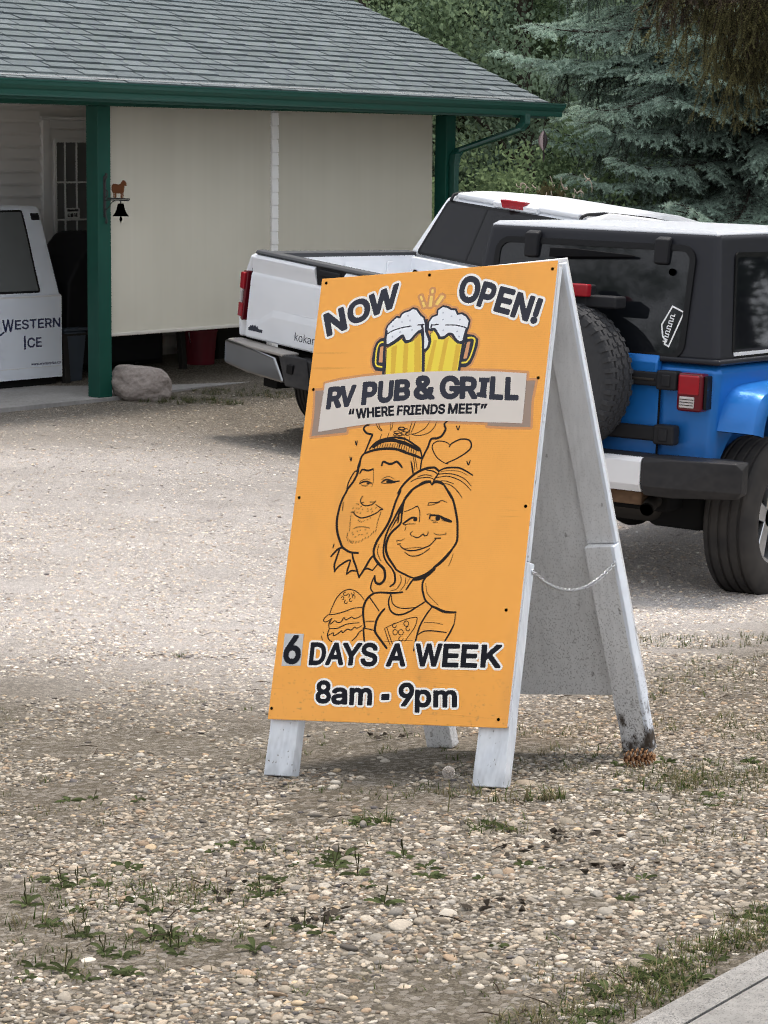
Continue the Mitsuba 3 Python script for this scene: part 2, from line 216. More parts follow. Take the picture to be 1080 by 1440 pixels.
# ---------------------------------------------------------------- sign artwork, millimetres on the board (across, down)
STROKES=[(4.1,[(-152,420),(-161,421),(-167,426),(-167,432),(-160,440),(-151,444),(-139,447),(-143,459),(-148,474),(-156,497)]),(4.5,[(-156,497),(-164,506),(-168,522),(-171,535),(-170,549),(-180,573),(-195,593),(-201,606),(-208,618)]),(2.6,[(-170,546),(-179,546),(-189,561),(-196,578),(-199,594)]),(3.7,[(-167,512),(-167,531),(-174,547)]),(4.1,[(-142,486),(-132,475),(-119,466),(-98,460),(-75,457),(-53,457),(-35,461)]),(6.7,[(-131,481),(-114,470),(-97,465),(-74,464),(-52,468),(-33,472)]),(5.2,[(-154,497),(-134,491),(-107,487),(-76,487),(-49,491),(-30,496)]),(1.7,[(-127,485),(-124,474)]),(1.7,[(-119,485),(-116,473)]),(1.7,[(-111,485),(-109,473)]),(1.7,[(-104,485),(-101,473)]),(1.7,[(-96,485),(-93,473)]),(1.7,[(-89,485),(-86,473)]),(1.7,[(-81,485),(-78,473)]),(1.7,[(-73,486),(-70,473)]),(1.7,[(-66,486),(-63,474)]),(1.7,[(-58,486),(-55,475)]),(1.7,[(-50,486),(-47,475)]),(1.7,[(-43,486),(-40,476)]),(1.7,[(-35,487),(-32,476)]),(1.7,[(-50,476),(-51,489)]),(1.7,[(-42,479),(-43,492)]),(1.7,[(-34,481),(-35,494)]),(1.7,[(-27,483),(-28,497)]),(1.7,[(-19,485),(-20,500)]),(1.7,[(-11,487),(-12,502)]),(1.7,[(-4,490),(-5,505)]),(1.7,[(4,492),(3,507)]),(3.7,[(-57,459),(-36,462),(-22,468),(-5,478),(14,491),(24,514)]),(6.7,[(-55,470),(-33,474),(-9,484),(12,494)]),(5.2,[(-53,491),(-25,500),(1,508),(25,517)]),(4.5,[(25,517),(31,501),(38,486),(45,465),(63,463),(76,457),(84,444),(85,437),(80,426),(87,418)]),(3.2,[(24,518),(23,528),(23,546)]),(2.6,[(-9,522),(-4,538),(1,556)]),(1.3,[(-4,510),(2,528),(6,548)]),(1.3,[(2,512),(9,532),(13,546)]),(1.3,[(-5,528),(4,555)]),(1.5,[(-130,418),(-122,430),(-110,438)]),(1.5,[(-122,418),(-118,428),(-109,436)]),(1.5,[(-85,416),(-83,437)]),(1.5,[(-78,416),(-80,434)]),(1.5,[(-110,447),(-114,464)]),(1.5,[(-87,444),(-91,458)]),(1.5,[(-19,416),(-23,431),(-25,447)]),(1.5,[(-9,416),(-13,429),(-19,445)]),(1.5,[(35,417),(24,433),(12,441),(-5,448),(-21,449)]),(1.5,[(55,418),(52,430),(39,445),(24,451),(3,454),(-20,449)]),(1.5,[(-21,455),(-22,470)]),(1.5,[(-38,456),(-36,470)]),(1.5,[(-40,432),(-42,435),(-48,436),(-54,435),(-59,433),(-59,431),(-55,429),(-48,429),(-42,430)]),(1.5,[(-53,443),(-55,445),(-61,446),(-68,445),(-72,443),(-72,441),(-68,440),(-61,439),(-55,441)]),(1.5,[(-43,449),(-45,451),(-50,452),(-56,452),(-60,450),(-61,447),(-57,446),(-51,445),(-45,447)]),(1.5,[(-63,449),(-64,451),(-66,452),(-70,452),(-72,450),(-72,448),(-70,447),(-67,447),(-64,448)]),(1.5,[(-38,434),(-40,437),(-47,438),(-54,437),(-59,435),(-60,432),(-55,430),(-47,430),(-41,432)]),(1.5,[(-26,439),(-28,442),(-33,443),(-39,442),(-43,440),(-44,437),(-40,434),(-34,434),(-29,436)]),(1.5,[(-31,447),(-33,449),(-38,451),(-45,450),(-50,447),(-50,444),(-46,442),(-39,442),(-33,444)]),(1.5,[(-23,449),(-24,451),(-28,452),(-32,452),(-35,450),(-35,447),(-33,445),(-29,445),(-25,446)]),(3.7,[(-163,552),(-157,542),(-140,545),(-129,543),(-123,541)]),(4.5,[(-98,532),(-94,522),(-77,528),(-66,528),(-53,523),(-44,529),(-34,539)]),(3.4,[(-160,580),(-150,576),(-138,575),(-123,580)]),(1.5,[(-155,584),(-143,587),(-135,586)]),(4.5,[(-136,581),(-131,581)]),(1.1,[(-161,577),(-153,571),(-140,568),(-129,570)]),(0.9,[(-121,548),(-118,574),(-121,590)]),(1.5,[(-124,539),(-120,548)]),(3.4,[(-92,579),(-85,573),(-76,571),(-64,574),(-53,577),(-38,576)]),(6.0,[(-75,577),(-58,578)]),(1.5,[(-88,581),(-70,581),(-54,580),(-43,577)]),(1.1,[(-93,571),(-83,565),(-70,563),(-54,570)]),(2.2,[(-146,615),(-151,624),(-149,632),(-141,639),(-129,641),(-114,638),(-106,632),(-103,628)]),(2.2,[(-121,631),(-105,631)]),(1.7,[(-146,632),(-140,632)]),(2.6,[(-176,658),(-169,658),(-163,665),(-152,671),(-141,674),(-123,671),(-108,666),(-95,660),(-85,652)]),(1.9,[(-102,638),(-92,644),(-78,651)]),(3.0,[(-86,652),(-79,652)]),(1.9,[(-169,658),(-165,654)]),(1.5,[(-162,703),(-153,699),(-140,698),(-126,699),(-112,702)]),(1.5,[(-179,714),(-180,721)]),(1.5,[(-179,722),(-181,728)]),(1.5,[(-176,729),(-177,735)]),(1.5,[(-171,733),(-172,739)]),(1.5,[(-166,735),(-167,741)]),(1.5,[(-162,736),(-163,742)]),(1.5,[(-158,736),(-159,743)]),(1.5,[(-149,737),(-150,743)]),(1.5,[(-140,735),(-141,741)]),(1.5,[(-130,731),(-132,738)]),(1.5,[(-122,726),(-123,732)]),(1.5,[(-112,723),(-114,729)]),(1.5,[(-104,716),(-106,722)]),(1.5,[(-98,710),(-100,716)]),(1.5,[(-91,705),(-93,711)]),(1.5,[(-90,695),(-91,701)]),(1.5,[(-90,686),(-91,692)]),(1.5,[(-88,676),(-89,682)]),(1.5,[(-85,666),(-87,672)]),(1.5,[(-83,658),(-84,665)]),(1.5,[(-175,665),(-176,671)]),(1.5,[(-175,675),(-176,681)]),(1.5,[(-175,685),(-176,691)]),(1.5,[(-174,692),(-175,698)]),(1.5,[(-174,702),(-175,709)]),(1.5,[(-151,711),(-148,709)]),(1.5,[(-142,708),(-139,706)]),(1.5,[(-126,707),(-123,705)]),(1.5,[(-145,721),(-142,719)]),(1.5,[(-135,720),(-132,718)]),(1.5,[(-120,717),(-117,715)]),(1.5,[(-163,720),(-160,718)]),(1.5,[(-155,727),(-152,724)]),(1.5,[(-166,715),(-163,713)]),(1.5,[(-158,638),(-155,636)]),(1.5,[(-162,648),(-159,646)]),(1.5,[(-155,650),(-151,648)]),(1.5,[(-149,644),(-145,642)]),(1.5,[(-143,652),(-140,650)]),(1.5,[(-158,660),(-155,658)]),(1.5,[(-148,662),(-145,660)]),(1.5,[(-127,651),(-124,648)]),(1.5,[(-116,652),(-113,649)]),(1.5,[(-125,657),(-122,655)]),(1.5,[(-112,659),(-109,656)]),(1.5,[(-102,648),(-99,646)]),(1.5,[(-173,648),(-169,646)]),(1.5,[(-152,682),(-149,679)]),(1.5,[(-148,685),(-144,682)]),(1.5,[(-141,686),(-138,683)]),(1.5,[(-134,683),(-131,681)]),(1.5,[(-123,680),(-120,678)]),(1.5,[(-115,676),(-112,674)]),(1.5,[(-163,636),(-160,634)]),(5.0,[(-198,599),(-211,628),(-216,654),(-218,677),(-216,697),(-210,717),(-200,737),(-191,752),(-179,760),(-162,767),(-139,769)]),(2.2,[(-205,630),(-204,652)]),(3.4,[(-218,745),(-220,754)]),(4.1,[(-190,754),(-202,757),(-213,767),(-223,778)]),(4.1,[(-199,760),(-206,787),(-209,803),(-205,819)]),(3.7,[(-206,818),(-196,806),(-183,797),(-170,790),(-160,788)]),(3.7,[(-160,789),(-163,803),(-166,815),(-167,826)]),(3.4,[(-166,826),(-154,817),(-136,818)]),(4.1,[(-157,771),(-151,787),(-141,805),(-127,835)]),(4.5,[(-127,834),(-114,813),(-99,785),(-91,777)]),(3.4,[(-116,815),(-105,811),(-88,816)]),(3.4,[(-88,816),(-74,799)]),(4.9,[(-37,609),(-32,598),(-22,584),(-9,571),(7,558),(24,549),(43,543),(54,542),(65,542),(74,547),(80,552)]),(5.2,[(-30,602),(-41,631),(-47,656),(-51,674),(-59,695),(-70,713),(-83,734),(-90,753),(-91,767),(-85,783),(-72,796),(-57,810)]),(5.2,[(-85,743),(-91,757),(-90,773),(-84,785),(-72,798),(-59,807),(-51,816),(-47,833),(-50,844),(-57,851),(-65,852),(-73,849),(-77,841),(-79,831)]),(2.8,[(-79,831),(-84,843),(-87,855),(-86,866),(-79,874)]),(4.1,[(5,603),(-6,616),(-14,626),(-21,639),(-33,662),(-42,682),(-52,701),(-58,719),(-61,736),(-62,750)]),(5.2,[(-17,686),(-22,695),(-40,711),(-50,725),(-55,742),(-55,756),(-50,771),(-41,785),(-31,796),(-17,812)]),(6.0,[(-15,627),(-20,644),(-24,660)]),(7.9,[(-18,641),(-21,659)]),(4.1,[(-16,631),(-18,661),(-17,687)]),(5.6,[(-24,657),(-28,668)]),(1.5,[(-26,660),(-28,678)]),(1.5,[(-29,667),(-31,683)]),(1.5,[(-32,673),(-34,687)]),(1.5,[(-35,680),(-37,692)]),(1.5,[(-38,686),(-40,697)]),(1.5,[(-40,692),(-43,701)]),(1.5,[(-43,699),(-46,706)]),(1.5,[(-46,705),(-48,710)]),(4.1,[(-26,660),(-27,688)]),(3.7,[(-60,720),(-62,742),(-61,767),(-51,789),(-28,812)]),(1.3,[(-77,746),(-80,765),(-72,781),(-65,791)]),(4.5,[(-14,621),(2,603),(16,593),(29,587),(48,580),(59,581)]),(6.4,[(29,585),(41,581),(56,579)]),(6.0,[(66,584),(74,580),(87,582),(97,587)]),(2.6,[(57,581),(64,588),(68,584)]),(3.0,[(66,584),(69,574),(80,557)]),(3.4,[(79,553),(87,548),(100,544),(117,543),(141,545),(162,554),(182,565)]),(1.7,[(77,561),(89,559),(106,559),(124,561),(144,567),(163,577),(182,594)]),(1.7,[(75,569),(90,567),(107,566),(125,570),(148,579),(166,591),(182,605)]),(1.5,[(89,578),(104,579),(118,583),(129,587)]),(1.5,[(101,585),(114,588),(128,595),(143,607),(158,624)]),(0.9,[(86,553),(109,551),(142,554),(167,565)]),(1.7,[(-3,579),(11,572),(26,569),(51,568),(69,574)]),(1.7,[(18,566),(30,562),(45,561),(61,565)]),(2.4,[(42,548),(55,550),(66,553),(77,562),(67,574)]),(4.1,[(98,587),(112,604),(126,624)]),(4.7,[(114,605),(123,616),(133,632),(143,657),(152,686),(156,713),(158,732),(156,744),(149,756),(142,766)]),(6.4,[(144,764),(131,780),(116,795),(98,809)]),(0.9,[(139,605),(149,614),(159,625)]),(0.9,[(151,772),(147,789),(141,805)]),(9.4,[(99,812),(79,828),(59,836),(43,839)]),(3.7,[(-19,812),(-6,819),(13,827),(28,833),(44,837)]),(3.4,[(41,838),(32,851),(22,867)]),(1.7,[(-12,659),(-1,656),(14,650),(25,645),(32,651),(37,665),(38,687)]),(3.0,[(22,646),(27,645)]),(1.7,[(58,643),(62,636),(73,636),(86,635),(99,631),(115,636)]),(1.3,[(59,643),(74,641),(93,635)]),(4.1,[(-11,691),(-2,685),(7,679),(17,675),(29,677)]),(8.4,[(23,681),(27,681)]),(1.5,[(-8,694),(8,692),(26,692)]),(1.5,[(-9,693),(-2,696)]),(4.1,[(68,678),(71,670),(91,671),(102,674),(111,678),(127,685)]),(6.4,[(105,677),(121,683),(133,687)]),(9.4,[(90,678),(95,679)]),(1.3,[(72,682),(84,685),(97,683)]),(1.3,[(106,684),(121,687)]),(1.3,[(59,668),(64,666),(71,667)]),(1.3,[(80,689),(93,689)]),(1.3,[(21,712),(15,718),(20,725)]),(2.2,[(23,724),(35,729),(44,727),(50,722),(55,720),(59,724),(67,722),(69,714)]),(2.6,[(-12,750),(-1,758),(15,763),(33,763),(50,760),(65,755),(79,749),(94,733)]),(3.0,[(91,731),(108,731)]),(3.4,[(-20,746),(-12,745)]),(1.1,[(2,758),(28,756),(54,755)]),(2.1,[(5,768),(19,776),(31,778),(44,777),(60,771),(79,758)]),(1.3,[(86,718),(98,722),(111,722),(123,720)]),(1.3,[(-23,740),(-23,735),(-13,737),(-1,731)]),(1.7,[(-1,700),(-3,709)]),(1.5,[(122,716),(123,721)]),(2.1,[(103,482),(95,476),(82,472),(66,471),(54,477),(51,486),(56,498),(68,514),(82,524),(96,531),(105,533)]),(3.0,[(103,487),(107,480),(119,473),(134,468),(149,468),(161,472),(168,482),(167,493),(157,503),(141,513),(123,522),(99,531)]),(2.4,[(117,432),(123,442),(127,432)]),(2.4,[(160,527),(166,537),(170,526)]),(2.4,[(-184,463),(-185,474),(-190,463)]),(2.4,[(-195,507),(-196,517),(-201,506)]),(4.1,[(-77,877),(-53,875),(-32,876),(-11,876),(12,874)]),(4.9,[(-74,877),(-86,884),(-95,894),(-101,908),(-102,923),(-99,941),(-91,968)]),(3.7,[(-95,970),(-91,989),(-87,1007)]),(3.0,[(-86,889),(-53,924)]),(4.9,[(-37,919),(-47,930),(-56,946),(-59,962),(-58,978),(-48,991),(-36,1002)]),(6.0,[(-46,993),(-17,1022)]),(3.4,[(-23,880),(-27,894),(-25,909),(-16,925),(0,933),(18,933),(38,926),(57,915),(83,899)]),(2.1,[(-20,883),(-17,899),(-8,909),(6,915),(28,917),(57,914)]),(4.1,[(78,833),(70,846),(70,862),(75,877),(84,895),(104,910)]),(5.2,[(104,910),(123,917),(138,923),(156,926),(178,926)]),(0.9,[(79,851),(86,875),(101,890),(124,908)]),(3.4,[(105,914),(92,932),(78,958),(72,979),(68,1005),(66,1028)]),(1.9,[(177,930),(178,941),(177,957)]),(3.4,[(177,957),(168,978),(154,1004)]),(2.4,[(73,986),(86,978),(104,975),(127,976),(157,979)]),(1.1,[(88,954),(118,954),(144,958)]),(1.9,[(-89,952),(-64,952)]),(2.2,[(-92,971),(-76,973),(-58,977)]),(4.1,[(-28,812),(-19,825),(-15,841),(-17,851),(-28,859)]),(1.3,[(-2,828),(4,841),(1,854),(-8,866),(-24,870)]),(1.3,[(17,836),(16,854),(5,869)]),(1.1,[(4,838),(2,851),(-5,862)]),(0.9,[(29,837),(22,851)]),(1.5,[(-29,970),(-17,964),(9,954),(34,945),(62,940),(65,950),(61,966),(51,982),(36,1004)]),(1.5,[(-24,966),(-12,990),(0,1012)]),(1.5,[(-30,971),(-19,993),(-7,1014)]),(0.7,[(-27,1006),(36,1001),(60,1002)]),(1.5,[(42,957),(40,962),(35,964),(30,962),(27,957),(29,952),(34,950),(40,953),(42,958)]),(1.5,[(11,980),(9,985),(4,987),(-1,985),(-3,980),(-2,975),(3,973),(9,976),(11,981)]),(1.5,[(29,980),(27,985),(22,987),(16,985),(14,980),(15,975),(21,973),(26,975),(29,981)]),(1.5,[(47,970),(46,974),(42,976),(37,974),(35,970),(37,966),(41,965)]),(1.5,[(5,962),(4,966),(0,968),(-5,966),(-7,962),(-5,958),(-1,956)]),(1.5,[(30,997),(28,1002),(24,1003),(19,1001),(17,997),(19,993),(23,991)]),(1.9,[(-205,935),(-203,925),(-198,911),(-193,898),(-186,886),(-172,873),(-155,867),(-140,869),(-128,874),(-115,883),(-103,895)]),(1.9,[(-211,936),(-189,934),(-160,927),(-134,918),(-106,915)]),(1.9,[(-210,936),(-218,943),(-222,950),(-218,955),(-208,953),(-196,945)]),(1.9,[(-196,945),(-200,954),(-199,961),(-187,952),(-177,956),(-166,954),(-159,943),(-152,949),(-135,941),(-128,945),(-114,942),(-104,935)]),(1.9,[(-203,953),(-204,963),(-201,973)]),(1.9,[(-201,973),(-177,972),(-162,966),(-146,960),(-110,956)]),(2.4,[(-201,974),(-204,989),(-198,1002),(-188,1008)]),(2.1,[(-201,991),(-187,984),(-185,992),(-175,988),(-162,979),(-157,983),(-144,974),(-132,976),(-122,968),(-115,971),(-100,964)]),(2.1,[(-126,1005),(-114,994),(-108,984),(-102,978),(-92,974)]),(1.5,[(-175,890),(-173,887),(-169,887),(-167,890),(-167,894),(-171,895)]),(1.5,[(-161,882),(-164,884),(-168,882),(-169,878),(-167,875),(-163,875)]),(1.5,[(-159,884),(-158,881),(-155,879),(-151,881),(-150,885),(-152,888)]),(1.5,[(-139,874),(-136,877),(-137,881),(-140,882),(-143,880),(-145,877)]),(1.5,[(-140,890),(-141,886),(-139,883),(-135,884),(-132,887),(-133,891)]),(1.5,[(-154,901),(-156,904),(-160,905),(-163,902),(-163,898),(-160,896)]),(1.5,[(-140,897),(-143,900),(-147,899),(-149,896),(-148,893),(-145,891)]),(1.9,[(-223,993),(-218,1004)]),(1.5,[(-218,983),(-217,985)])]
LETTERS=[(0,'N',[(-319,165),(-260,147),(-340,105)]),(0,'O',[(-254,138),(-189,122),(-268,77)]),(0,'W',[(-193,120),(-107,92),(-199,59)]),(0,'O',[(78,89),(136,103),(86,21)]),(0,'P',[(138,107),(179,118),(153,44)]),(0,'E',[(191,124),(235,137),(204,61)]),(0,'N',[(243,142),(293,158),(258,80)]),(0,'!',[(303,162),(318,167),(318,100)]),(1,'R',[(-293,370),(-251,366),(-293,313)]),(1,'V',[(-253,366),(-208,364),(-254,311)]),(1,'P',[(-182,362),(-140,360),(-184,303)]),(1,'U',[(-132,359),(-89,358),(-135,303)]),(1,'B',[(-82,355),(-37,354),(-84,301)]),(1,'&',[(-20,354),(40,356),(-26,292)]),(1,'G',[(60,355),(116,358),(54,296)]),(1,'R',[(120,357),(168,359),(115,301)]),(1,'L',[(209,362),(245,365),(206,305)]),(1,'L',[(255,366),(291,368),(251,309)]),(2,'“',[(-219,388),(-204,387),(-220,375)]),(2,'WHERE',[(-194,400),(-78,396),(-198,375)]),(2,'FRIENDS',[(-67,396),(77,397),(-68,371)]),(2,'MEET',[(89,397),(182,400),(88,372)]),(2,'”',[(186,387),(202,387),(186,377)]),(3,'6',[(-333,1070),(-280,1069),(-337,994)]),(3,'D',[(-250,1071),(-202,1070),(-251,1012)]),(3,'A',[(-199,1070),(-145,1069),(-199,1012)]),(3,'Y',[(-150,1070),(-93,1069),(-150,1012)]),(3,'S',[(-89,1071),(-40,1071),(-93,1010)]),(3,'A',[(-11,1070),(45,1069),(-13,1011)]),(3,'W',[(77,1068),(153,1067),(73,1010)]),(3,'E',[(157,1068),(203,1068),(155,1010)]),(3,'E',[(211,1068),(257,1068),(209,1010)]),(3,'K',[(269,1067),(325,1067),(267,1010)]),(3,'8',[(-214,1173),(-169,1172),(-220,1113)]),(3,'a',[(-165,1174),(-118,1174),(-169,1131)]),(3,'m',[(-109,1174),(-42,1173),(-113,1131)]),(3,'-',[(-13,1158),(9,1157),(-14,1145)]),(3,'9',[(41,1173),(85,1172),(35,1113)]),(3,'p',[(92,1188),(138,1187),(86,1131)]),(3,'m',[(145,1173),(212,1171),(140,1131)])]
SHAPES={'banner': [[(-309,299),(-259,291),(-192,285),(-121,282),(-37,280),(50,281),(137,284),(222,290),(309,299),(311,365),(312,432),(260,428),(203,425),(111,419),(24,414),(-63,414),(-151,417),(-225,424),(-312,434),(-312,369)]],'ribbon': [[(-338,318),(-305,317),(-312,433),(-222,424),(-221,438),(-279,441),(-333,445),(-332,398),(-334,358)],[(307,318),(336,319),(331,377),(336,442),(269,439),(210,434),(209,425),(312,432)]],'serif_i': [[(170,304),(202,306),(203,318),(196,319),(196,348),(198,350),(199,361),(168,355),(168,344),(177,344),(177,317),(170,315)]],'sticker': [[(-340,988),(-279,988),(-277,1074),(-338,1076)]],'foam': [[(-127,198),(-131,170),(-132,157),(-128,147),(-118,137),(-105,126),(-94,129),(-90,119),(-83,114),(-68,111),(-58,105),(-47,108),(-37,120),(-31,126),(-22,132),(-16,147),(-12,170),(-4,184),(2,197),(1,210),(-6,219),(-11,209),(-23,165),(-33,168),(-43,176),(-56,190),(-67,190),(-76,176),(-87,179),(-100,190),(-112,197)],[(-1,161),(-2,145),(6,132),(22,127),(22,113),(35,105),(50,109),(60,115),(73,116),(81,130),(94,128),(107,135),(118,148),(116,166),(110,175),(109,190),(105,201),(96,202),(84,192),(73,180),(59,177),(49,185),(38,186),(27,172),(15,162),(6,164)]],'beer': [[(-119,285),(-125,210),(-103,199),(-82,186),(-70,199),(-48,195),(-25,173),(-19,192),(-5,284)],[(2,283),(-4,229),(8,215),(11,197),(6,178),(14,168),(25,179),(32,193),(50,194),(63,185),(79,198),(91,208),(108,211),(106,286)]],'stripe': [[(-111,209),(-94,201),(-90,282),(-103,282)],[(-73,199),(-59,199),(-52,280),(-67,281)],[(-42,188),(-25,174),(-9,279),(-31,280)],[(18,194),(28,195),(20,280),(5,280)],[(50,195),(64,188),(55,280),(42,280)],[(88,210),(103,211),(99,282),(84,282)]],'handle': [[(-133,179),(-150,181),(-161,191),(-167,208),(-169,240),(-164,257),(-153,270),(-132,273),(-121,272)],[(117,183),(139,187),(153,199),(154,218),(147,246),(139,265),(125,274),(107,273)]],'hole': [[(-146,205),(-136,203),(-132,248),(-145,247)],[(121,206),(130,205),(125,249),(115,250)]],'spark': [[(-42,70),(-35,69),(-29,82),(-35,84)],[(-33,87),(-26,86),(-18,101),(-27,102)],[(-8,53),(0,54),(1,64),(-7,65)],[(-9,71),(-1,71),(0,102),(-10,102)],[(25,71),(35,75),(18,99),(8,96)]]}
MUG_LINES=[('d',3.4,[(-128,169),(-111,161),(-86,155),(-57,152)]),('d',3.4,[(-37,150),(-18,150)]),('d',3.4,[(50,155),(78,157),(100,162),(119,169)]),('d',3.4,[(6,153),(27,152)]),('d',4.4,[(6,152),(6,164)]),('d',6.9,[(-125,203),(-104,192),(-85,179),(-78,179),(-70,194),(-57,194),(-46,183),(-33,170),(-23,166)]),('d',6.9,[(-24,151),(-17,176),(-4,279)]),('d',6.2,[(-6,223),(5,212),(7,194),(-4,174),(-10,151),(-10,138)]),('d',6.2,[(6,165),(18,165),(30,182),(41,191),(53,188),(63,180),(74,183),(87,198),(102,207),(113,202),(115,171)]),('d',8.1,[(-132,163),(-133,196),(-126,282)]),('d',8.1,[(115,171),(110,203),(106,283)]),('l',4.7,[(-134,192),(-148,193),(-156,208),(-156,241),(-151,256),(-133,261)]),('l',4.7,[(122,194),(136,195),(143,202),(141,224),(134,249),(125,260),(112,261)]),('b',4.1,[(-87,139),(-86,139)]),('b',4.1,[(-71,122),(-70,123)]),('b',4.1,[(-63,136),(-62,136)]),('b',4.1,[(-115,149),(-113,150)]),('b',4.1,[(-89,167),(-88,167)]),('b',4.1,[(-112,178),(-110,178)]),('b',4.1,[(-53,163),(-52,163)]),('b',4.1,[(37,121),(38,121)]),('b',4.1,[(39,140),(40,140)]),('b',4.1,[(64,132),(65,132)]),('b',4.1,[(90,143),(92,143)]),('b',4.1,[(43,169),(45,169)]),('b',4.1,[(86,175),(88,175)]),('b',4.1,[(94,189),(95,189)])]
SCREWS=[(-346,13),(-19,13),(350,22),(343,312),(-345,314),(-348,615),(347,650),(-353,1191),(336,1199),(324,919)]
# ---------------------------------------------------------------- ground sheet, gravel, sidewalk
def lin(h):  # sRGB 0..255 -> linear tuple
    c = np.asarray(h, float) / 255
    return tuple(np.where(c <= 0.04045, c / 12.92, ((c + 0.055) / 1.055) ** 2.4))

def lot_np(x, y):
    """how much the surface is the driven, dusty lot (1) rather than the earthy verge (0); towards the building it also takes in shade"""
    t = np.clip((y + 0.25 * x - 1.7 * np.maximum(x - 0.35, 0) - 6.6) / 2.6, 0, 1)
    t = t * t * (3 - 2 * t)
    n = meshkit.fbm(np.stack([x * 0.9, y * 0.9, 0 * x], -1), 3, 5)
    far = np.clip((y - 13.5 + 0.35 * x) / 5.0, 0, 1) * 0.95  # bare earth towards the building, with the shade there painted in too
    return np.clip(t * (0.72 + 0.6 * n) * (1 - far), 0, 1)

def ground_col(p, n, uv):
    t = smoothstep(6.6, 9.2, p.y + 0.25 * p.x - 1.7 * dr.maximum(p.x - 0.35, 0)) * (0.72 + 0.6 * fbm(p.x * 0.9, p.y * 0.9, 0.3, 3))
    t = dr.clip(t * (1 - 0.95 * smoothstep(13.5, 18.5, p.y + 0.35 * p.x)), 0, 1)  # earth colour near the building also carries painted shade
    d1, d2, r = voronoi(p.x * 62, p.y * 62)
    e1, e2, s = voronoi(p.x * 150 + 7, p.y * 150)
    earth = mix((0.092, 0.079, 0.060), (0.165, 0.144, 0.114), fbm(p.x * 7, p.y * 7, 1.7, 3))
    dust = mix((0.34, 0.316, 0.30), (0.51, 0.48, 0.46), fbm(p.x * 3, p.y * 3, 4.1, 3))
    c = earth * (1 - t) + dust * t
    grain = 0.62 + 0.75 * s * smoothstep(0.0, 0.25, e2 - e1)
    stones = mix((0.20, 0.17, 0.14), (0.52, 0.48, 0.43), r)
    m = smoothstep(0.04, 0.16, d2 - d1) * smoothstep(0.35, 0.6, cell_rand(r * 977.0)) * (0.5 - 0.1 * t)
    c = c * grain * (1 - m) + stones * m * (0.75 + 0.3 * t)
    return c

def ground_bump(p, n, uv):
    d1, d2, r = voronoi(p.x * 62, p.y * 62)
    e1, e2, s = voronoi(p.x * 150 + 7, p.y * 150)
    return 0.005 * smoothstep(0.02, 0.3, d2 - d1) * r + 0.004 * smoothstep(0.0, 0.3, e2 - e1) + 0.01 * fbm(p.x * 14, p.y * 14, 2.0, 2)

mtl('m_ground', two(bump(principled(proc(ground_col), 0.95, 0.15), ground_bump, 1.0, 2e-3)))
xs = np.unique(np.r_[np.linspace(-160, -14, 12), np.arange(-14, -3, 0.5), np.arange(-3, 3, 0.1), np.arange(3, 14.01, 0.5), np.linspace(14, 160, 12)])
ys = np.unique(np.r_[np.linspace(-60, 1.5, 8), np.arange(1.5, 8, 0.1), np.arange(8, 28.01, 0.3), np.linspace(28, 220, 14)])
gx, gy = np.meshgrid(xs, ys)
gz = ground(gx, gy)
near = ((np.abs(gx) < 3) & (gy < 9))
gz = gz + np.where(near, 0.02 * (meshkit.fbm(np.stack([gx * 2.3, gy * 2.3, 0 * gx], -1), 3, 2) - 0.5), 0)
idx = np.arange(gx.size).reshape(gx.shape)
quads = np.stack([idx[:-1, :-1], idx[:-1, 1:], idx[1:, 1:], idx[1:, :-1]], -1).reshape(-1, 4)
scene['ground'] = ply((np.stack([gx, gy, gz], -1).reshape(-1, 3), quads), 'm_ground', True)
structure('ground')

def surface(x, y):
    x, y = np.asarray(x, float), np.asarray(y, float)
    z = ground(x, y)
    return z + np.where((np.abs(x) < 2.9) & (y < 8.9), 0.02 * (meshkit.fbm(np.stack([x * 2.3, y * 2.3, 0 * x], -1), 3, 2) - 0.5), 0)

# sidewalk corner: two concrete slabs with a joint, a little above the soil
swE0, swE1 = np.array([0.42, 3.58]), np.array([0.71, 3.97])
swd = (swE1 - swE0) / np.linalg.norm(swE1 - swE0); swn = np.array([swd[1], -swd[0]])
def sw_col(p, n, uv):
    s = cell_rand(dr.floor(p.x * 420), dr.floor(p.y * 420), 3)
    f = fbm(p.x * 5, p.y * 5, 0.5, 4)
    g = fbm(p.x * 60, p.y * 60, 0.7, 2)
    c = mix((0.18, 0.175, 0.167), (0.26, 0.252, 0.242), f) * (0.72 + 0.5 * g)
    return c * dr.select(s > 0.86, 0.62, 1.0)
mtl('m_concrete', bump(principled(proc(sw_col), 0.9, 0.2), lambda p, n, uv: 0.004 * fbm(p.x * 60, p.y * 60, 0.7, 2) + 0.0015 * cell_rand(p.x * 300, p.y * 300, 9), 1.0))
sw = thing('sidewalk', 'concrete sidewalk corner with a joint at the bottom right', 'sidewalk', kind='structure')
labels[sw] = {'kind': 'structure'}
def sw_slab(a0, a1, b0, b1):
    m = man(mf(trimesh.creation.box(extents=(a1 - a0, b1 - b0, 0.12))).refine_to_length(0.08))
    v = m.vertices
    top = v[:, 2].copy()
    rim = np.maximum(np.abs(v[:, 0]) / ((a1 - a0) / 2), np.abs(v[:, 1]) / ((b1 - b0) / 2)) > 0.999
    xy = swE0 + swd * (v[:, :1] + (a0 + a1) / 2) + swn * (v[:, 1:2] + (b0 + b1) / 2)
    z = ground(xy[:, 0], xy[:, 1]) + top - 0.036 - 0.006 * (rim & (top > 0.05))
    m.vertices = np.c_[xy, z]; m.invert()
    return m
for a0, a1, b0, b1 in ((-1.6, 2.2, 0.028, 0.100), (-1.6, 2.2, 0.107, 1.6)):
    put('sidewalk__slab', ply(sw_slab(a0, a1, b0, b1), 'm_concrete', False))
